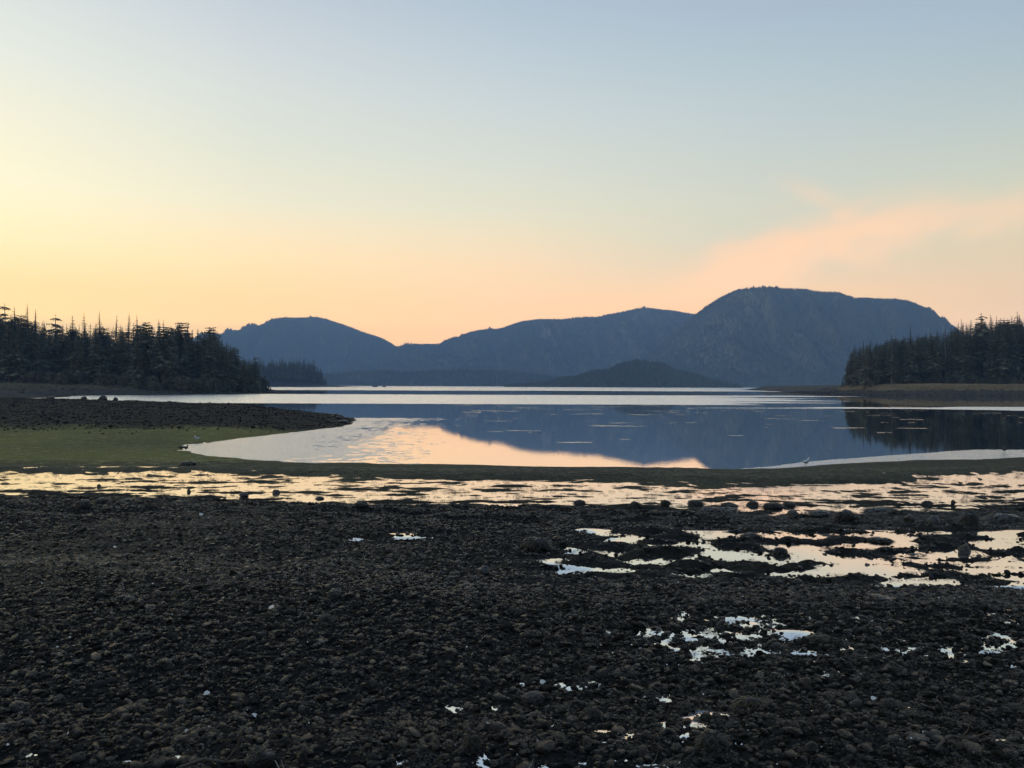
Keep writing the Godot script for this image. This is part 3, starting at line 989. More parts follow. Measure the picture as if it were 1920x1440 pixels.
# A stone about 1 across: faceted by a few cut planes, worn round, dented by noise. spiky > 0 gives the ragged outline of a weed-covered one.
func stone_mesh(sd: int, level: int, cut: float, rough: float, spiky := 0.0) -> ArrayMesh:
	var r := RandomNumberGenerator.new()
	r.seed = sd
	var nz := FastNoiseLite.new()
	nz.seed = sd
	nz.frequency = 1.1
	var planes := []
	for k in 7:
		planes.append(Vector3(r.randf_range(-1, 1), r.randf_range(-0.8, 1), r.randf_range(-1, 1)).normalized())
	var vf := ico(level)
	var pos := PackedVector3Array()
	for p: Vector3 in vf[0]:
		var q := p
		for n: Vector3 in planes:
			var over := q.dot(n) - cut
			if over > 0.0: q -= n * over * 0.85
		q *= 0.5 * (1.0 + rough * nz.get_noise_3dv(p) + rough * 0.5 * nz.get_noise_3dv(p * 2.7) + spiky * (r.randf() - 0.35))
		pos.append(q)
	var nor := PackedVector3Array()
	nor.resize(pos.size())
	var idx := PackedInt32Array()
	for k in range(0, vf[1].size(), 3):
		var a: int = vf[1][k]
		var b: int = vf[1][k + 1]
		var c: int = vf[1][k + 2]
		var n := (pos[b] - pos[a]).cross(pos[c] - pos[a])
		nor[a] += n
		nor[b] += n
		nor[c] += n
		idx.append_array(PackedInt32Array([a, c, b]))
	for k in nor.size():
		nor[k] = nor[k].normalized()
	var col := PackedColorArray()
	col.resize(pos.size())
	col.fill(Color.WHITE)
	var arr := []
	arr.resize(Mesh.ARRAY_MAX)
	arr[Mesh.ARRAY_VERTEX] = pos
	arr[Mesh.ARRAY_NORMAL] = nor
	arr[Mesh.ARRAY_COLOR] = col
	arr[Mesh.ARRAY_INDEX] = idx
	var mesh := ArrayMesh.new()
	mesh.add_surface_from_arrays(Mesh.PRIMITIVE_TRIANGLES, arr)
	return mesh

var stone_mats := []
func stone_tint(r: RandomNumberGenerator, x: float, z: float) -> Color:
	var weed := n_mid.get_noise_2d(x * 0.6, z * 0.6)
	var f := r.randf_range(0.75, 2.05)
	var c := Color(0.0155, 0.0168, 0.0165)
	var u := r.randf() + weed * 0.5
	if u > 0.72: c = Color(0.016, 0.0158, 0.0105)
	elif u < 0.14: c = Color(0.042, 0.044, 0.045)
	elif u < 0.22: c = Color(0.026, 0.025, 0.023)
	return Color(c.r * f, c.g * f, c.b * f)

func build_beach_stones():
	var meshes := []
	for k in 10:
		meshes.append(stone_mesh(100 + k, 2 if k < 4 else 1, [0.62, 0.72, 0.8, 0.55][k % 4], 0.3))
	var bed := base("cobble_bed", Vector3.ZERO)
	tag(bed, "bed of small wet dark cobbles covering the near beach", "", "", "structure")
	var r := RandomNumberGenerator.new()
	r.seed = 9
	var where := []
	var tints := []
	for k in meshes.size():
		where.append([])
		tints.append(PackedColorArray())
	var big := []
	for pass_ in 2:
		var count := 170000 if pass_ == 0 else 105000
		for k in count:
			var d := sqrt(r.randf_range(7.5, 90.0)) if pass_ == 0 else sqrt(r.randf_range(80.0, 490.0))
			var x := r.randf_range(-0.67, 0.67) * (d + 0.9)
			var z := -d
			var wet := seep_level(x, z)
			var y := lie(x, z)
			if y.z < 15.5 + n_pool.get_noise_2d(x * 0.5, z) * 0.6: continue
			if r.randf() < (smooth(-0.04, 0.012, wet) * 0.7 if d > 10.0 else smooth(-0.01, 0.012, wet) * 0.6): continue
			if d < 10.0 and wet > -0.05 and bumps(x, z, y) < wet - 0.006 and r.randf() < 0.6: continue
			var size := 0.011 * exp(absf(r.randfn(0.0, 0.68))) * (1.0 if pass_ == 0 else 1.8)
			size = minf(size, 0.06 + 0.035 * r.randf())
			var b := Basis.from_euler(Vector3(r.randf_range(-0.4, 0.4), r.randf() * TAU, r.randf_range(-0.4, 0.4))) * Basis.from_scale(Vector3(size * r.randf_range(0.9, 1.5), size * r.randf_range(0.4, 0.75), size * r.randf_range(0.8, 1.1)))
			var tr := Transform3D(b, Vector3(x, y.x + bumps(x, z, y) + size * r.randf_range(-0.02, 0.22), z))
			var tint := stone_tint(r, x, z)
			var v := r.randi() % meshes.size()
			if absf(x) < 0.63 * d and d > 3.4:
				big.append([size / d, v, tr, tint])
			else:
				where[v].append(tr)
				tints[v].append(tint)
	big.sort_custom(func(a, b): return a[0] > b[0])
	var shades := []
	for k in 8:
		var m: StandardMaterial3D = mats.rock.duplicate()
		m.vertex_color_use_as_albedo = false
		var f: float = [0.6, 0.8, 1.0, 1.25, 1.5, 1.0, 1.3, 0.9][k]
		m.albedo_color = Color((0.028 if k < 5 else 0.032) * f, (0.028 if k < 5 else 0.026) * f, (0.027 if k < 5 else 0.015) * f).linear_to_srgb()
		shades.append(m)
	for k in big.size():
		var s = big[k]
		if k < 300:
			var o := put("cobble", meshes[s[1]], shades[k % 8], bed)
			o.transform = s[2]
		else:
			where[s[1]].append(s[2])
			tints[s[1]].append(s[3])
	for k in meshes.size():
		many("small_cobbles", meshes[k], mats.dull if k % 5 < 2 else mats.rock, where[k], tints[k], bed)

func rock_thing(called: String, label: String, category: String, group: String, x: float, z: float, size: Vector3, tint: Color, sd: int, weedy := 0.0, sink := 0.15) -> MeshInstance3D:
	var mesh := stone_mesh(sd, 3, 0.72, 0.35, weedy)
	var m: StandardMaterial3D = mats.rock.duplicate()
	m.vertex_color_use_as_albedo = false
	m.albedo_color = tint.linear_to_srgb()
	m.uv1_scale = Vector3(1.5, 1.5, 1.5)
	if weedy > 0.0: m.roughness = 0.6
	var o := put(called, mesh, m)
	o.position = Vector3(x, ground_at(x, z) + size.y * (0.5 - sink), z)
	o.scale = size
	o.rotation.y = 0.0
	tag(o, label, category, group)
	return o

# x, z, width, height, kind, label
var ROCKS := [
		[-1.22, -4.02, 0.145, 0.104, "stone", "big round-backed dark boulder at the very bottom left of centre"],
		[-2.99, -5.03, 0.123, 0.071, "stone", "pyramid-shaped dark rock near the left edge of the beach"],
		[-2.33, -5.08, 0.157, 0.066, "weed", "broad low weed-grown mound on the left of the beach"],
		[-2.47, -5.91, 0.107, 0.065, "stone", "angular dark stone on the left cobbles above the broad low weed mound"],
		[-1.70, -7.94, 0.143, 0.092, "stone", "squat rock with a pale rim left of centre on the cobbles"],
		[-1.60, -7.10, 0.137, 0.082, "weed", "dark weedy rock just below the squat pale-rimmed rock"],
		[-1.02, -4.05, 0.057, 0.073, "stone", "upright dark wedge of stone right of the big round-backed boulder"],
		[-1.25, -3.85, 0.084, 0.040, "pale", "pale grey rounded stone cut by the bottom edge below the big boulder"],
		[-3.55, -6.28, 0.081, 0.049, "brown", "small pointed brown rock in the weedy patch near the left edge"],
		[-2.30, -4.89, 0.101, 0.060, "stone", "blunt grey-brown stone below the broad low weed mound"],
		[-0.20, -4.28, 0.099, 0.088, "weed", "pointed upright rock draped in weed, bottom centre"],
		[0.18, -4.23, 0.115, 0.044, "brown", "barrel-shaped brown stone lying on its side, bottom centre"],
		[0.48, -4.91, 0.114, 0.063, "weed", "weed mound above and right of the barrel-shaped stone"],
		[0.14, -5.27, 0.143, 0.075, "pale", "flat-topped greyish rock in the middle of the cobbles"],
		[-0.36, -10.54, 0.204, 0.116, "stone", "dark rock standing out below the small pool at centre"],
		[-0.76, -5.88, 0.091, 0.034, "stone", "flat slab-like cobble left of the centre puddles"],
		[0.38, -12.40, 0.432, 0.224, "weed", "large dark weed mound at the left end of the tide pool"],
		[6.59, -16.28, 0.441, 0.179, "weed", "long weed mound at the far side of the tide pool"],
		[7.42, -15.42, 0.259, 0.159, "stone", "round rock in the far water of the tide pool"],
		[7.66, -15.01, 0.232, 0.213, "stone", "upright rock right of the round rock in the tide pool"],
		[8.27, -14.94, 0.366, 0.251, "weed", "bulky weed-covered boulder at the right of the tide pool"],
		[6.72, -12.27, 0.222, 0.214, "stone", "tall blocky rock standing in the near water of the tide pool"],
		[5.73, -16.84, 0.261, 0.196, "stone", "square dark rock on the left far side of the tide pool"],
		[3.84, -13.29, 0.360, 0.103, "weed", "flat weed heap lying in the left half of the tide pool"],
		[3.93, -12.09, 0.218, 0.101, "weed", "small weed heap on the near edge of the tide pool"],
		[2.33, -5.06, 0.137, 0.069, "weed", "dark weed mound on the lower right cobbles"],
		[1.45, -4.98, 0.199, 0.077, "yellow", "yellow-brown weed mound right of bottom centre"],
		[1.05, -4.30, 0.172, 0.089, "weed", "thickest weed-grown rock near the bottom right of centre"],
		[2.14, -4.34, 0.118, 0.045, "pale", "smooth low egg-shaped stone, bottom right"],
		[1.52, -4.18, 0.076, 0.057, "stone", "stubby dark stone between the weed-grown rock and the egg-shaped stone"],
		[3.61, -8.00, 0.310, 0.083, "brown", "reddish brown weed bank above the right-hand puddles"],
		[2.46, -6.64, 0.180, 0.051, "yellow", "yellowish weed tuft at the near lip of the largest puddle"],
		[-10.68, -18.86, 0.097, 0.170, "stone", "upright dark knob in the shallow sheet water at far left"],
		[-7.01, -21.65, 0.251, 0.140, "stone", "largest dark lump in the left sheet water"],
		[-6.39, -22.42, 0.217, 0.145, "stone", "dark lump right of the largest one in the left sheet water"],
		[-11.81, -23.66, 0.107, 0.107, "stone", "tiny dark knob far out on the left sheet water"],
		[-8.81, -22.57, 0.131, 0.116, "stone", "small dark knob midway along the left sheet water"],
		[-12.86, -22.23, 0.316, 0.100, "weed", "flat weed patch in the sheet water at far left"],
		[-9.40, -19.00, 0.392, 0.135, "weed", "weed heap where the left cobbles meet the sheet water"],
		[-8.74, -18.81, 0.461, 0.133, "weed", "wider weed heap beside the first one on the left edge of the cobbles"],
		[-7.70, -19.19, 0.396, 0.099, "weed", "low weed heap at the edge of the cobbles left of the dark lumps"],
		[-4.95, -21.30, 0.247, 0.124, "weed", "small weed heap in the sheet water left of centre"],
		[-11.75, -30.00, 0.619, 0.174, "weed", "dark weed mass on the green bar near the wading birds"],
		[-8.73, -16.86, 0.348, 0.163, "weed", "shaggy weed hump on the rim of the left cobbles"],
		[-3.21, -17.66, 0.342, 0.125, "weed", "weed hump on the cobble rim left of centre"],
		[-1.48, -18.06, 0.326, 0.128, "weed", "weed hump on the cobble rim just left of centre"],
		[-0.89, -18.44, 0.155, 0.083, "stone", "small rock in the water right of the centre weed hump"],
		[1.69, -20.61, 0.346, 0.146, "weed", "weed hump in the sheet water right of centre"],
		[2.97, -19.84, 0.282, 0.166, "weed", "taller ragged weed hump on the rim right of centre"],
		[3.76, -20.21, 0.261, 0.143, "weed", "ragged weed hump beside the taller one right of centre"],
		[4.56, -20.50, 0.397, 0.145, "weed", "first of the row of weed islands in the right sheet water"],
		[5.34, -20.34, 0.499, 0.144, "weed", "second and widest of the row of weed islands in the right sheet water"],
		[5.97, -20.44, 0.316, 0.171, "weed", "third, peaked weed island in the right sheet water"],
		[6.35, -20.10, 0.493, 0.143, "weed", "fourth, long weed island in the right sheet water"],
		[6.83, -20.37, 0.368, 0.145, "weed", "last weed island of the row, left of the square dark rock"],
		[10.39, -20.65, 0.293, 0.120, "weed", "dark weed tuft alone in the far right sheet water"],
		[10.98, -20.57, 0.119, 0.133, "stone", "little dark knob right of the lone weed tuft in the right sheet water"],
		[7.10, -18.80, 0.728, 0.146, "weed", "wide dark weed bank between square rock and tide pool"],
		[8.60, -19.31, 0.872, 0.149, "weed", "long weed bank behind the round rock of the tide pool"],
		[9.37, -15.79, 0.815, 0.244, "weed", "heavy weed bank at the right edge behind the tide pool"],
		[4.52, -17.98, 1.044, 0.186, "weed", "broad weed bank below the row of weed islands"],
		[5.28, -13.63, 0.440, 0.088, "weed", "thin weed strip across the middle of the tide pool"],
		[5.85, -13.15, 0.390, 0.085, "weed", "broken weed strip right of the thin one in the tide pool"],
		[5.92, -12.07, 0.389, 0.093, "weed", "weed strip by the near water of the tide pool"],
]

var fronds_mesh: ArrayMesh
# A dome of rockweed about 1 across: forked straps that arch out from the middle and hang down.
func make_fronds(sd: int, straps: int) -> ArrayMesh:
	var r := RandomNumberGenerator.new()
	r.seed = sd
	var st := SurfaceTool.new()
	st.begin(Mesh.PRIMITIVE_TRIANGLES)
	for k in straps:
		var a := r.randf() * TAU
		var out := Vector3(cos(a), 0, sin(a))
		var side := Vector3(-sin(a), 0, cos(a))
		var up := r.randf_range(0.1, 1.0)
		var start := out * 0.5 * sqrt(1.0 - up * up * 0.8) * r.randf_range(0.6, 1.0) + Vector3(0, 0.44 * up, 0)
		var length := r.randf_range(0.06, 0.18)
		var w := r.randf_range(0.008, 0.02)
		var lift := r.randf_range(0.0, 0.35)
		var f := r.randf_range(0.6, 1.5)
		var c := Color(f, f * r.randf_range(0.85, 1.0), f * r.randf_range(0.7, 1.1))
		var bend := side * r.randf_range(-0.12, 0.12)
		var prev := start
		for s in 4:
			var q := (s + 1) / 4.0
			var p := start + out * length * q + bend * q * q + Vector3(0, length * (lift * q * 2.0 - (0.7 + lift * 1.6) * q * q), 0)
			if s < 3:
				tri(st, prev - side * w, p - side * w, p + side * w, c)
				tri(st, prev - side * w, p + side * w, prev + side * w, c)
			else:
				tri(st, prev - side * w, p - side * w * 2.4, prev, c)
				tri(st, prev, p + side * w * 2.4, prev + side * w, c)
			prev = p
	st.generate_normals()
	return st.commit()

func tinted(m: StandardMaterial3D, c: Color) -> StandardMaterial3D:
	var d: StandardMaterial3D = m.duplicate()
	d.albedo_color = c.linear_to_srgb()
	return d

func build_rocks():
	fronds_mesh = make_fronds(4, 420)
	var tones := {"stone": Color(0.027, 0.027, 0.026), "weed": Color(0.022, 0.019, 0.012), "pale": Color(0.055, 0.056, 0.055), "brown": Color(0.034, 0.025, 0.019), "yellow": Color(0.045, 0.036, 0.014)}
	var weed_mat := {}
	for k in tones: weed_mat[k] = tinted(mats.weed, tones[k])
	var n := 0
	for s in ROCKS:
		n += 1
		var kind: String = s[4]
		var at := Vector3(s[0], ground_at(s[0], s[1]), s[1])
		var deep: float = minf(s[2] * 0.9, 0.6)
		var water_side: bool = -s[1] > 11.0
		if kind == "weed" or kind == "yellow":
			var o := base("weedy_rock", at, 0.0)
			var m := stone_mesh(300 + n, 3, 0.75, 0.4, 0.12)
			var core := put("stone", m, tinted_rock(tones.weed), o)
			core.scale = Vector3(s[2] * 0.9, s[3] * 1.25, deep * 0.85)
			core.position.y = s[3] * 0.22
			var fr := put("fronds", fronds_mesh, weed_mat[kind], o)
			fr.scale = Vector3(s[2] * 1.12, s[3] * 1.75, deep * 1.1)
			fr.rotation.y = n * 0.7
			fr.position.y = s[3] * 0.06
			tag(o, s[5], "weedy rock", "weed-grown rocks of the beach")
		else:
			var m := stone_mesh(300 + n, 3, [0.7, 0.62, 0.85][n % 3], 0.22)
			var o := put("rock", m, tinted_rock(tones[kind]))
			o.position = at + Vector3(0, s[3] * 0.38, 0)
			o.scale = Vector3(s[2], s[3] * 1.25, deep)
			tag(o, s[5], "rock", "single rocks of the beach")
	# boulders along the back of the spit
	for b in [
		[-76.6, -137.5, 1.1, 0.45, "small boulder at the left end of the spit's skyline"],
		[-71.5, -138.0, 1.0, 0.6, "boulder on the spit's back edge, left of the biggest one"],
		[-67.8, -137.0, 1.6, 0.85, "biggest boulder on the back edge of the dark spit"],
		[-65.8, -137.2, 0.8, 0.5, "small boulder leaning against the biggest one on the spit"],
		[-55.0, -136.0, 1.0, 0.4, "low boulder on the spit's back edge right of the biggest one"],
		[-18.6, -87.0, 0.7, 0.35, "dark stone standing up near the tip of the spit"],
		[-14.8, -72.5, 0.9, 0.3, "flat dark stone at the very tip of the spit"],
		[-16.6, -79.0, 0.5, 0.25, "small stone between the standing stone and the spit's tip"]]:
		n += 1
		var o := put("boulder", stone_mesh(300 + n, 3, 0.75, 0.3), tinted_rock(Color(0.028, 0.027, 0.025)))
		o.position = Vector3(b[0], maxf(ground_at(b[0], b[1]), 0.0) + b[3] * 0.3, b[1])
		o.scale = Vector3(b[2], b[3] * 1.4, b[2] * 0.8)
		tag(o, b[4], "boulder", "boulders along the back of the spit")
	for b in [[-214.0, -1292.0, 9.0, 2.6, "low dark reef off the wooded point"], [-200.0, -1296.0, 6.0, 1.8, "smaller dark reef rock farthest out from the wooded point"]]:
		n += 1
		var o := put("reef_rock", stone_mesh(300 + n, 3, 0.75, 0.4), tinted_rock(Color(0.028, 0.028, 0.028)))
		o.position = Vector3(b[0], 0.4, b[1])
		o.scale = Vector3(b[2], b[3] * 1.4, b[2] * 0.7)
		tag(o, b[4], "rock", "reef rocks off the wooded point")

func tinted_rock(c: Color) -> StandardMaterial3D:
	var m: StandardMaterial3D = mats.rock.duplicate()
	m.vertex_color_use_as_albedo = false
	m.uv1_scale = Vector3(1.6, 1.6, 1.6)
	m.albedo_color = c.linear_to_srgb()
	return m

func build_seaweed():
	var r := RandomNumberGenerator.new()
	r.seed = 41
	var small := [make_fronds(5, 90), make_fronds(6, 90), make_fronds(7, 110)]
	var where := [[], [], []]
	var tints := [PackedColorArray(), PackedColorArray(), PackedColorArray()]
	for k in 76000:
		var d: float
		if k % 2 == 0: d = sqrt(r.randf_range(8.0, 340.0))
		else: d = r.randf_range(14.0, 30.0)
		var x := r.randf_range(-0.72, 0.72) * (d + 1.2)
		var z := -d
		var at := lie(x, z)
		if at.y != 0.0 or at.z < 2.0: continue
		var size := 0.0
		var high := r.randf_range(0.5, 1.1)
		var patch := n_mid.get_noise_2d(x * 0.6, z * 0.6)
		if at.z > 18.5:
			var dry := 0.3 + patch * 1.2
			var wet := seep_level(x, z)
			if wet > -0.02: dry = 0.2
			if r.randf() > dry: continue
			size = r.randf_range(0.07, 0.17)
			high *= 0.55
		elif at.z > 14.6:     # the shaggy rim of the cobbles
			if r.randf() > 0.3 * smooth(14.6, 16.2, at.z + n_pool.get_noise_2d(x * 0.5, z) * 1.2) * (0.25 + 1.6 * maxf(patch + 0.2, 0.0)): continue
			size = r.randf_range(0.1, 0.3)
			high *= 0.6
		elif at.z > 8.0:
			var streak := n_pool.get_noise_2d(x * 0.35, z * 1.1)
			if r.randf() > maxf(0.3, smooth(0.1, 0.4, streak + (at.z - 12.0) * 0.07) * 0.7): continue
			size = 0.05 + 0.2 * pow(r.randf(), 2.5)
			high *= 0.75
		else:
			if r.randf() > 0.5: continue
			size = r.randf_range(0.08, 0.2)
			high *= 0.3
		var v := r.randi() % 3
		where[v].append(Transform3D(Basis(Vector3.UP, r.randf() * TAU) * Basis.from_scale(Vector3(size, size * high, size)), Vector3(x, at.x + bumps(x, z, at) - size * 0.03, z)))
		var f := r.randf_range(0.6, 1.4)
		var c := Color(0.0165, 0.0165, 0.0115)
		if at.z < 8.5: c = Color(0.12, 0.115, 0.068)
		elif patch > 0.2: c = Color(0.022, 0.019, 0.0105)
		tints[v].append(Color(c.r * f, c.g * f, c.b * f))
	for v in 3:
		tag(many("rockweed", small[v], mats.weed, where[v], tints[v]), "short brown rockweed strewn over cobbles, rim and mud flat")
	# stones and weed over the dark spit, and algae over its green apron
	where = [[], []]
	tints = [PackedColorArray(), PackedColorArray()]
	for k in 34000:
		var d := sqrt(r.randf_range(900.0, 26000.0))
		var x := -r.randf_range(0.08, 0.72) * d - 2.0
		var z := -d
		var p := Vector2(x, z)
		var t := inside_by(p, SPIT)
		if t < 0.5: continue
		var patch := n_mid.get_noise_2d(x * 0.6, z * 0.6)
		var far := smooth(52.0, 64.0, d + patch * 6.0 - smooth(-16.0, -11.0, x) * 8.0)
		if r.randf() < far:
			var size := r.randf_range(0.05, 0.17) * (2.2 if r.randf() < 0.03 else 1.0)
			where[0].append(Transform3D(Basis(Vector3.UP, r.randf() * TAU) * Basis.from_scale(Vector3(size * 1.3, size * 0.7, size)), Vector3(x, ground_at(x, z) + size * 0.1, z)))
			var f := r.randf_range(0.6, 1.5)
			tints[0].append(Color(0.022 * f, 0.019 * f, 0.014 * f))
		elif r.randf() < 0.9:
			var size := r.randf_range(0.12, 0.4)
			where[1].append(Transform3D(Basis(Vector3.UP, r.randf() * TAU) * Basis.from_scale(Vector3(size, size * r.randf_range(0.2, 0.5), size)), Vector3(x, ground_at(x, z) - size * 0.02, z)))
			var f := r.randf_range(0.75, 1.4) * (0.35 if r.randf() < 0.16 else 1.0)
			tints[1].append(Color(0.24 * f, 0.23 * f, 0.066 * f))
	for k in 9000:
		var right := k % 2 == 0
		var x := r.randf_range(140.0, 235.0) if right else r.randf_range(-190.0, -93.0)
		var z := -r.randf_range(312.0, 470.0) if right else -r.randf_range(215.0, 400.0)
		var t := inside_by(Vector2(x, z), RIGHT_BANK if right else LEFT_BANK)
		if t < -0.5 or t > 24.0 or r.randf() < t / 24.0: continue
		var size := r.randf_range(0.25, 0.9)
		where[0].append(Transform3D(Basis(Vector3.UP, r.randf() * TAU) * Basis.from_scale(Vector3(size * 1.3, size * 0.6, size)), Vector3(x, maxf(ground_at(x, z), 0.0) + size * 0.05, z)))
		var f := r.randf_range(0.8, 2.4)
		tints[0].append(Color(0.034 * f, 0.031 * f, 0.026 * f))
	tag(many("spit_stones", stone_mesh(131, 1, 0.7, 0.4, 0.15), mats.dull, where[0], tints[0]), "dark weedy stones covering the spit and the feet of the banks")
	tag(many("green_algae", small[0], mats.weed, where[1], tints[1]), "low green algae over the flat left of the cove")

func build_small_things():
	var pale := StandardMaterial3D.new()
	pale.albedo_color = Color(0.2, 0.185, 0.16).linear_to_srgb()
	pale.roughness = 0.8
	var dark: StandardMaterial3D = pale.duplicate()
	dark.albedo_color = Color(0.06, 0.05, 0.04).linear_to_srgb()
	# x, z, length, turn, pale, label
	for s in [
		[-3.65, -7.72, 0.14, 1.0, true, "pale forked twig standing up among the left cobbles"],
		[-1.42, -3.95, 0.5, 0.25, false, "long dark stick lying left of the big round-backed boulder"],
		[-2.34, -5.52, 0.09, 0.5, true, "short pale twig above the broad low weed-grown mound"],
		[-0.33, -9.24, 0.12, 1.1, false, "thin twig on the cobbles below the small centre pool"],
		[0.81, -7.84, 0.1, 2.4, true, "pale curved twig on the cobbles above the centre puddles"],
		[0.53, -7.2, 0.14, 0.05, true, "straight pale stick lying along the line of centre puddles"],
		[-1.37, -8.64, 0.13, 0.1, false, "thin straw-like stick on the cobbles left of centre"],
		[1.17, -6.87, 0.16, 2.7, true, "pale bent stick between the right-hand puddles"],
		[2.28, -6.03, 0.2, 0.4, false, "dark rising stick below the largest puddle"],
		[0.06, -3.89, 0.22, 0.35, true, "greyish stick at the bottom edge in the centre"],
		[0.66, -3.96, 0.26, 0.45, false, "slanting dark stick beside the bottom right puddle"],
		[2.32, -4.28, 0.3, 0.1, false, "long low stick at the lower right edge"],
		[-1.02, -3.87, 0.2, 2.9, true, "curled pale root at the bottom edge under the dark wedge of stone"],
		[6.87, -11.9, 0.35, 2.6, false, "branched dark stick lying in the right end of the tide pool"]]:
		var st := SurfaceTool.new()
		st.begin(Mesh.PRIMITIVE_TRIANGLES)
		var len: float = s[2]
		var pts := PackedVector3Array()
		var rads := PackedFloat32Array()
		for k in 6:
			var q := k / 5.0 - 0.5
			pts.append(Vector3(q * len, len * 0.1 * sin(k * 1.3) + (len * 0.25 * q), len * 0.12 * cos(k * 1.1)))
			rads.append(len * (0.028 - 0.016 * k / 5.0) if len < 0.25 else 0.009 - 0.001 * k)
		tube(st, pts, rads, 6)
		var side := PackedVector3Array([pts[3], pts[3] + Vector3(len * 0.1, len * 0.14, len * 0.05), pts[3] + Vector3(len * 0.16, len * 0.3, len * 0.06)])
		tube(st, side, PackedFloat32Array([rads[3] * 0.8, rads[3] * 0.6, rads[3] * 0.3]), 5)
		st.generate_normals()
		var o := put("stick", st.commit(), pale if s[4] else dark)
		o.position = Vector3(s[0], ground_at(s[0], s[1]) + 0.05, s[1])
		o.rotation.y = s[3]
		tag(o, s[5], "stick", "driftwood sticks on the beach")
	for s in [
		[172.0, -352.0, 5.5, 0.1, "grey drift log on the grass near the left end of the right bank"],
		[186.0, -347.0, 4.0, -0.15, "short drift log on the grass in the middle of the right bank"],
		[197.0, -343.0, 7.0, 0.05, "longest pale drift log on the right bank, towards the right edge"],
		[206.0, -341.0, 4.5, 0.3, "drift log askew on the right bank beside the longest one"],
		[-158.0, -268.0, 5.0, 0.1, "grey drift log along the grass of the left bank"],
		[-140.0, -270.0, 4.0, -0.2, "shorter drift log on the left bank nearer the water"]]:
		var st := SurfaceTool.new()
		st.begin(Mesh.PRIMITIVE_TRIANGLES)
		var pts := PackedVector3Array()
		var rads := PackedFloat32Array()
		for k in 8:
			pts.append(Vector3((k / 7.0 - 0.5) * s[2], 0.05 * sin(k * 1.7), 0.08 * cos(k * 1.2)))
			rads.append(0.01 if k == 0 or k == 7 else 0.3 - 0.02 * k)
		tube(st, pts, rads, 8)
		tube(st, PackedVector3Array([pts[2], pts[2] + Vector3(0.2, 0.7, 0.1)]), PackedFloat32Array([0.08, 0.03]), 6)
		st.generate_normals()
		var o := put("drift_log", st.commit(), mats.pale_bark)
		o.position = Vector3(s[0], ground_at(s[0], s[1]) + 0.25, s[1])
		o.rotation.y = s[3]
		tag(o, s[4], "log", "drift logs on the banks")
	var shell := shell_mesh()
	var white := StandardMaterial3D.new()
	white.albedo_color = Color(0.55, 0.54, 0.5).linear_to_srgb()
	white.roughness = 0.5
	for s in [
		[-5.78, -15.39, 0.09, "long white shell near the rim of the left cobbles"],
		[-6.91, -13.42, 0.08, "white shell with a bent edge on the upper left cobbles"],
		[-5.87, -12.24, 0.05, "small white shell below the bent-edged one on the left cobbles"],
		[-2.13, -7.36, 0.055, "bright white shell beside the weedy rock left of centre"],
		[-0.73, -6.29, 0.045, "bright small shell left of the centre puddles"],
		[-1.94, -5.28, 0.04, "white shell chip between the left mound and bottom centre"],
		[-0.91, -5.09, 0.035, "tiny white shell up and right of the dark wedge of stone"],
		[-0.81, -4.2, 0.045, "pale broken shell right of the dark wedge of stone"],
		[-1.5, -4.84, 0.035, "white shell above the big round-backed boulder"],
		[0.21, -5.5, 0.04, "white shell behind the flat-topped greyish rock"],
		[1.6, -11.03, 0.05, "white shell just in front of the tide pool"],
		[-2.74, -4.62, 0.05, "pale shell near the bottom left corner"],
		[-0.39, -5.04, 0.03, "white speck of shell above the pointed weed-draped rock"],
		[2.23, -5.09, 0.035, "white shell by the dark weed mound on the lower right"]]:
		var o := put("shell", shell, white)
		o.position = Vector3(s[0], ground_at(s[0], s[1]) + 0.045, s[1])
		o.scale = Vector3.ONE * s[2]
		o.rotation = Vector3(0.35, s[0] * 3.0, 0.25)
		tag(o, s[3], "shell", "white shells on the beach")
	var crumbs: StandardMaterial3D = white.duplicate()
	crumbs.vertex_color_use_as_albedo = true
	var r := RandomNumberGenerator.new()
	r.seed = 91
	var where := []
	var tints := PackedColorArray()
	for k in 5200:
		var d := sqrt(r.randf_range(10.0, 230.0))
		var x := r.randf_range(-0.7, 0.7) * d
		var size := r.randf_range(0.006, 0.013) * (1.6 if k % 14 == 0 else 1.0)
		where.append(Transform3D(Basis.from_euler(Vector3(r.randf_range(-0.8, 0.8), r.randf() * TAU, r.randf_range(-0.8, 0.8))).scaled(Vector3(size, size, size)), Vector3(x, ground_at(x, -d) + r.randf_range(0.014, 0.034), -d)))
		var f := 1.0 if k % 14 == 0 else r.randf_range(0.12, 0.5)
		tints.append(Color(f, f, f))
	tag(many("shell_fragments", shell, crumbs, where, tints), "white crumbs of broken shell strewn among the cobbles")
	var weed := tinted(mats.weed, Color(0.022, 0.02, 0.016))
	for s in [[2.0, -59.0, 0.32, "dark scrap of weed floating in the mirror of the mountains"], [3.0, -59.5, 0.16, "smaller scrap of weed floating right of the larger one"]]:
		var o := put("floating_weed", fronds_mesh, weed)
		o.position = Vector3(s[0], -0.03, s[1])
		o.scale = Vector3(s[2], 0.12, s[2] * 0.5)
		tag(o, s[3], "seaweed", "scraps of weed afloat on the lagoon")

# Half a cockle shell, 1 across, with radiating ribs.
func shell_mesh() -> ArrayMesh:
	var pos := PackedVector3Array()
	for j in 7:
		for i in 17:
			var a := PI * (i / 16.0)
			var q := j / 6.0
			var rad := q * (0.5 + 0.02 * cos(i * PI))
			pos.append(Vector3(-cos(a) * rad, 0.26 * sin(q * PI * 0.62) * (0.55 + 0.45 * sin(a)) + 0.02 * cos(i * PI) * q, -sin(a) * rad * 1.5 + 0.3))
	return grid_mesh(pos, 17, 7)

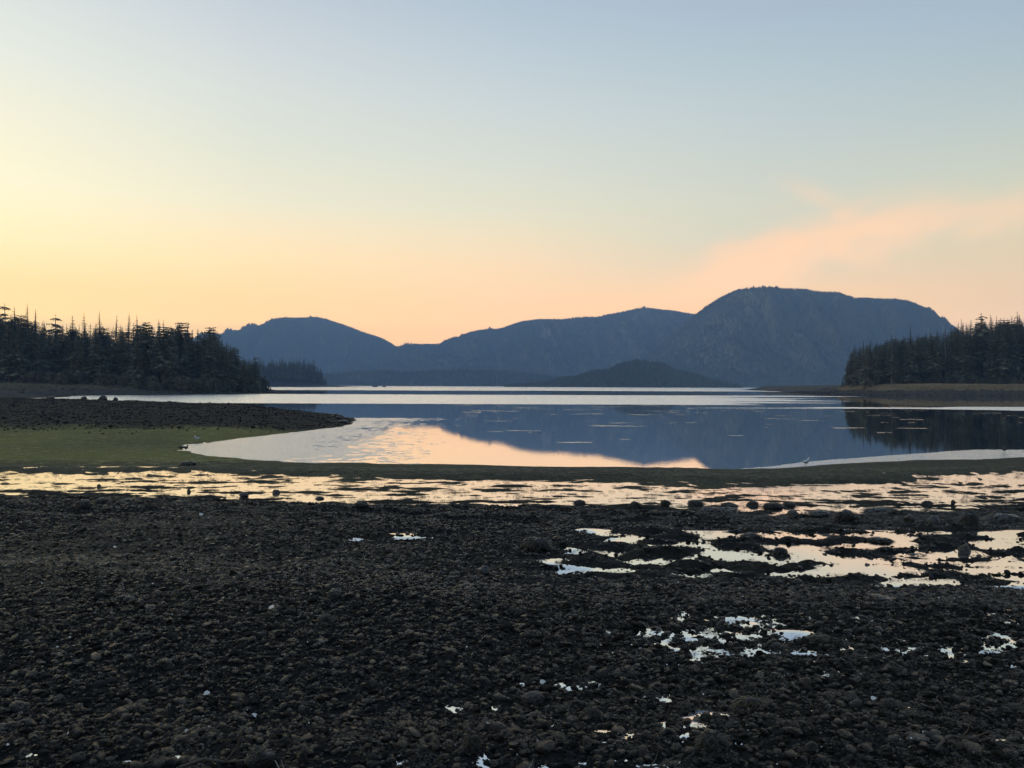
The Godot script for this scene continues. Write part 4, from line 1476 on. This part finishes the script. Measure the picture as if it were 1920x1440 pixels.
# ------------------------------------------------------------------ birds
# One closed body swept along its back: each ring is (forward, height, half width, half height).
func body_mesh(rings: Array) -> ArrayMesh:
	var pos := PackedVector3Array()
	var nu := 13
	for q in rings:
		for i in nu:
			var a := TAU * i / (nu - 1)
			pos.append(Vector3(q[0], q[1] + sin(a) * q[3], cos(a) * q[2]))
	return grid_mesh(pos, nu, rings.size())

func bird(called: String, label: String, group: String, at: Vector3, turn: float, size: float, head_low: bool, cols: Array, legs := true) -> Node3D:
	var o := base(called, at, turn)
	o.scale = Vector3.ONE * size
	var m := []
	for c in cols:
		var k := StandardMaterial3D.new()
		k.albedo_color = c.linear_to_srgb()
		k.roughness = 0.8
		m.append(k)
	var hy := 0.72 if not head_low else 0.5
	# tail to head: the trunk leans up to the breast, the neck rises, the head ends at the bill
	var rings := [[-0.46, 0.46, 0.005, 0.003], [-0.4, 0.46, 0.05, 0.015], [-0.28, 0.46, 0.08, 0.05], [-0.14, 0.45, 0.125, 0.11], [0.0, 0.45, 0.15, 0.15], [0.12, 0.47, 0.145, 0.15], [0.2, 0.53, 0.11, 0.12], [0.24, lerpf(0.53, hy, 0.5), 0.075, 0.085], [0.27, hy, 0.07, 0.075], [0.32, hy + 0.025, 0.072, 0.07], [0.37, hy + 0.015, 0.055, 0.05], [0.41, hy + 0.003, 0.025, 0.025], [0.42, hy, 0.002, 0.002]]
	put("body", body_mesh(rings), m[0], o)
	for s in [-1.0, 1.0]:
		var wing := body_mesh([[-0.5, 0.5, 0.003, 0.003], [-0.38, 0.49, 0.016, 0.03], [-0.2, 0.49, 0.024, 0.075], [0.0, 0.5, 0.028, 0.1], [0.13, 0.52, 0.024, 0.075], [0.19, 0.53, 0.003, 0.01]])
		var w := put("wing", wing, m[1], o)
		w.position = Vector3(0, 0.0, s * 0.125)
		w.rotation = Vector3(s * 0.12, s * 0.1, 0)
	put("beak", body_mesh([[0.4, hy + 0.002, 0.02, 0.022], [0.46, hy - 0.004, 0.015, 0.016], [0.52, hy - 0.014, 0.004, 0.006]]), m[2], o)
	if legs:
		for s in [-1.0, 1.0]:
			var st := SurfaceTool.new()
			st.begin(Mesh.PRIMITIVE_TRIANGLES)
			tube(st, PackedVector3Array([Vector3(0.02, 0.34, s * 0.06), Vector3(-0.01, 0.19, s * 0.06), Vector3(0.01, 0.015, s * 0.06)]), PackedFloat32Array([0.022, 0.011, 0.01]), 6)
			for t in [-0.4, 0.0, 0.4]:
				tube(st, PackedVector3Array([Vector3(0.01, 0.015, s * 0.06), Vector3(0.01 + 0.1 * cos(t), 0.006, s * 0.06 + 0.1 * sin(t))]), PackedFloat32Array([0.009, 0.005]), 5)
			st.generate_normals()
			put("leg", st.commit(), m[3], o)
	tag(o, label, "bird", group)
	return o

func build_birds():
	var white := [Color(0.5, 0.51, 0.52), Color(0.28, 0.36, 0.39), Color(0.4, 0.3, 0.08), Color(0.3, 0.22, 0.18)]
	var black := [Color(0.018, 0.018, 0.02), Color(0.016, 0.016, 0.018), Color(0.02, 0.02, 0.02), Color(0.02, 0.02, 0.02)]
	var brown := [Color(0.05, 0.045, 0.04), Color(0.04, 0.036, 0.032), Color(0.06, 0.05, 0.03), Color(0.04, 0.035, 0.03)]
	var spots := [
		["gull", "white gull standing on the green flat above the cove", "gulls by the lagoon", -18.4, -48.3, 2.7, 0.5, false, white],
		["gull", "white gull with grey wings at the near edge of the lagoon on the right", "gulls by the lagoon", 11.85, -33.3, 0.5, 0.5, false, white],
		["crow", "hunched black bird at the head of the cove, left one of the pair", "dark birds in the shallows", -16.55, -41.4, 2.9, 0.42, true, black],
		["crow", "upright black bird at the head of the cove, right one of the pair", "dark birds in the shallows", -16.35, -41.5, 1.3, 0.42, false, black],
		["shorebird", "dark brown bird standing in the bright shallows at the right edge", "dark birds in the shallows", 25.2, -42.3, 0.3, 0.52, true, brown]]
	for s in spots:
		var y := maxf(ground_at(s[3], s[4]), 0.0)
		bird(s[0], s[1], s[2], Vector3(s[3], y - 0.01, s[4]), s[5], s[6], s[7], s[8])
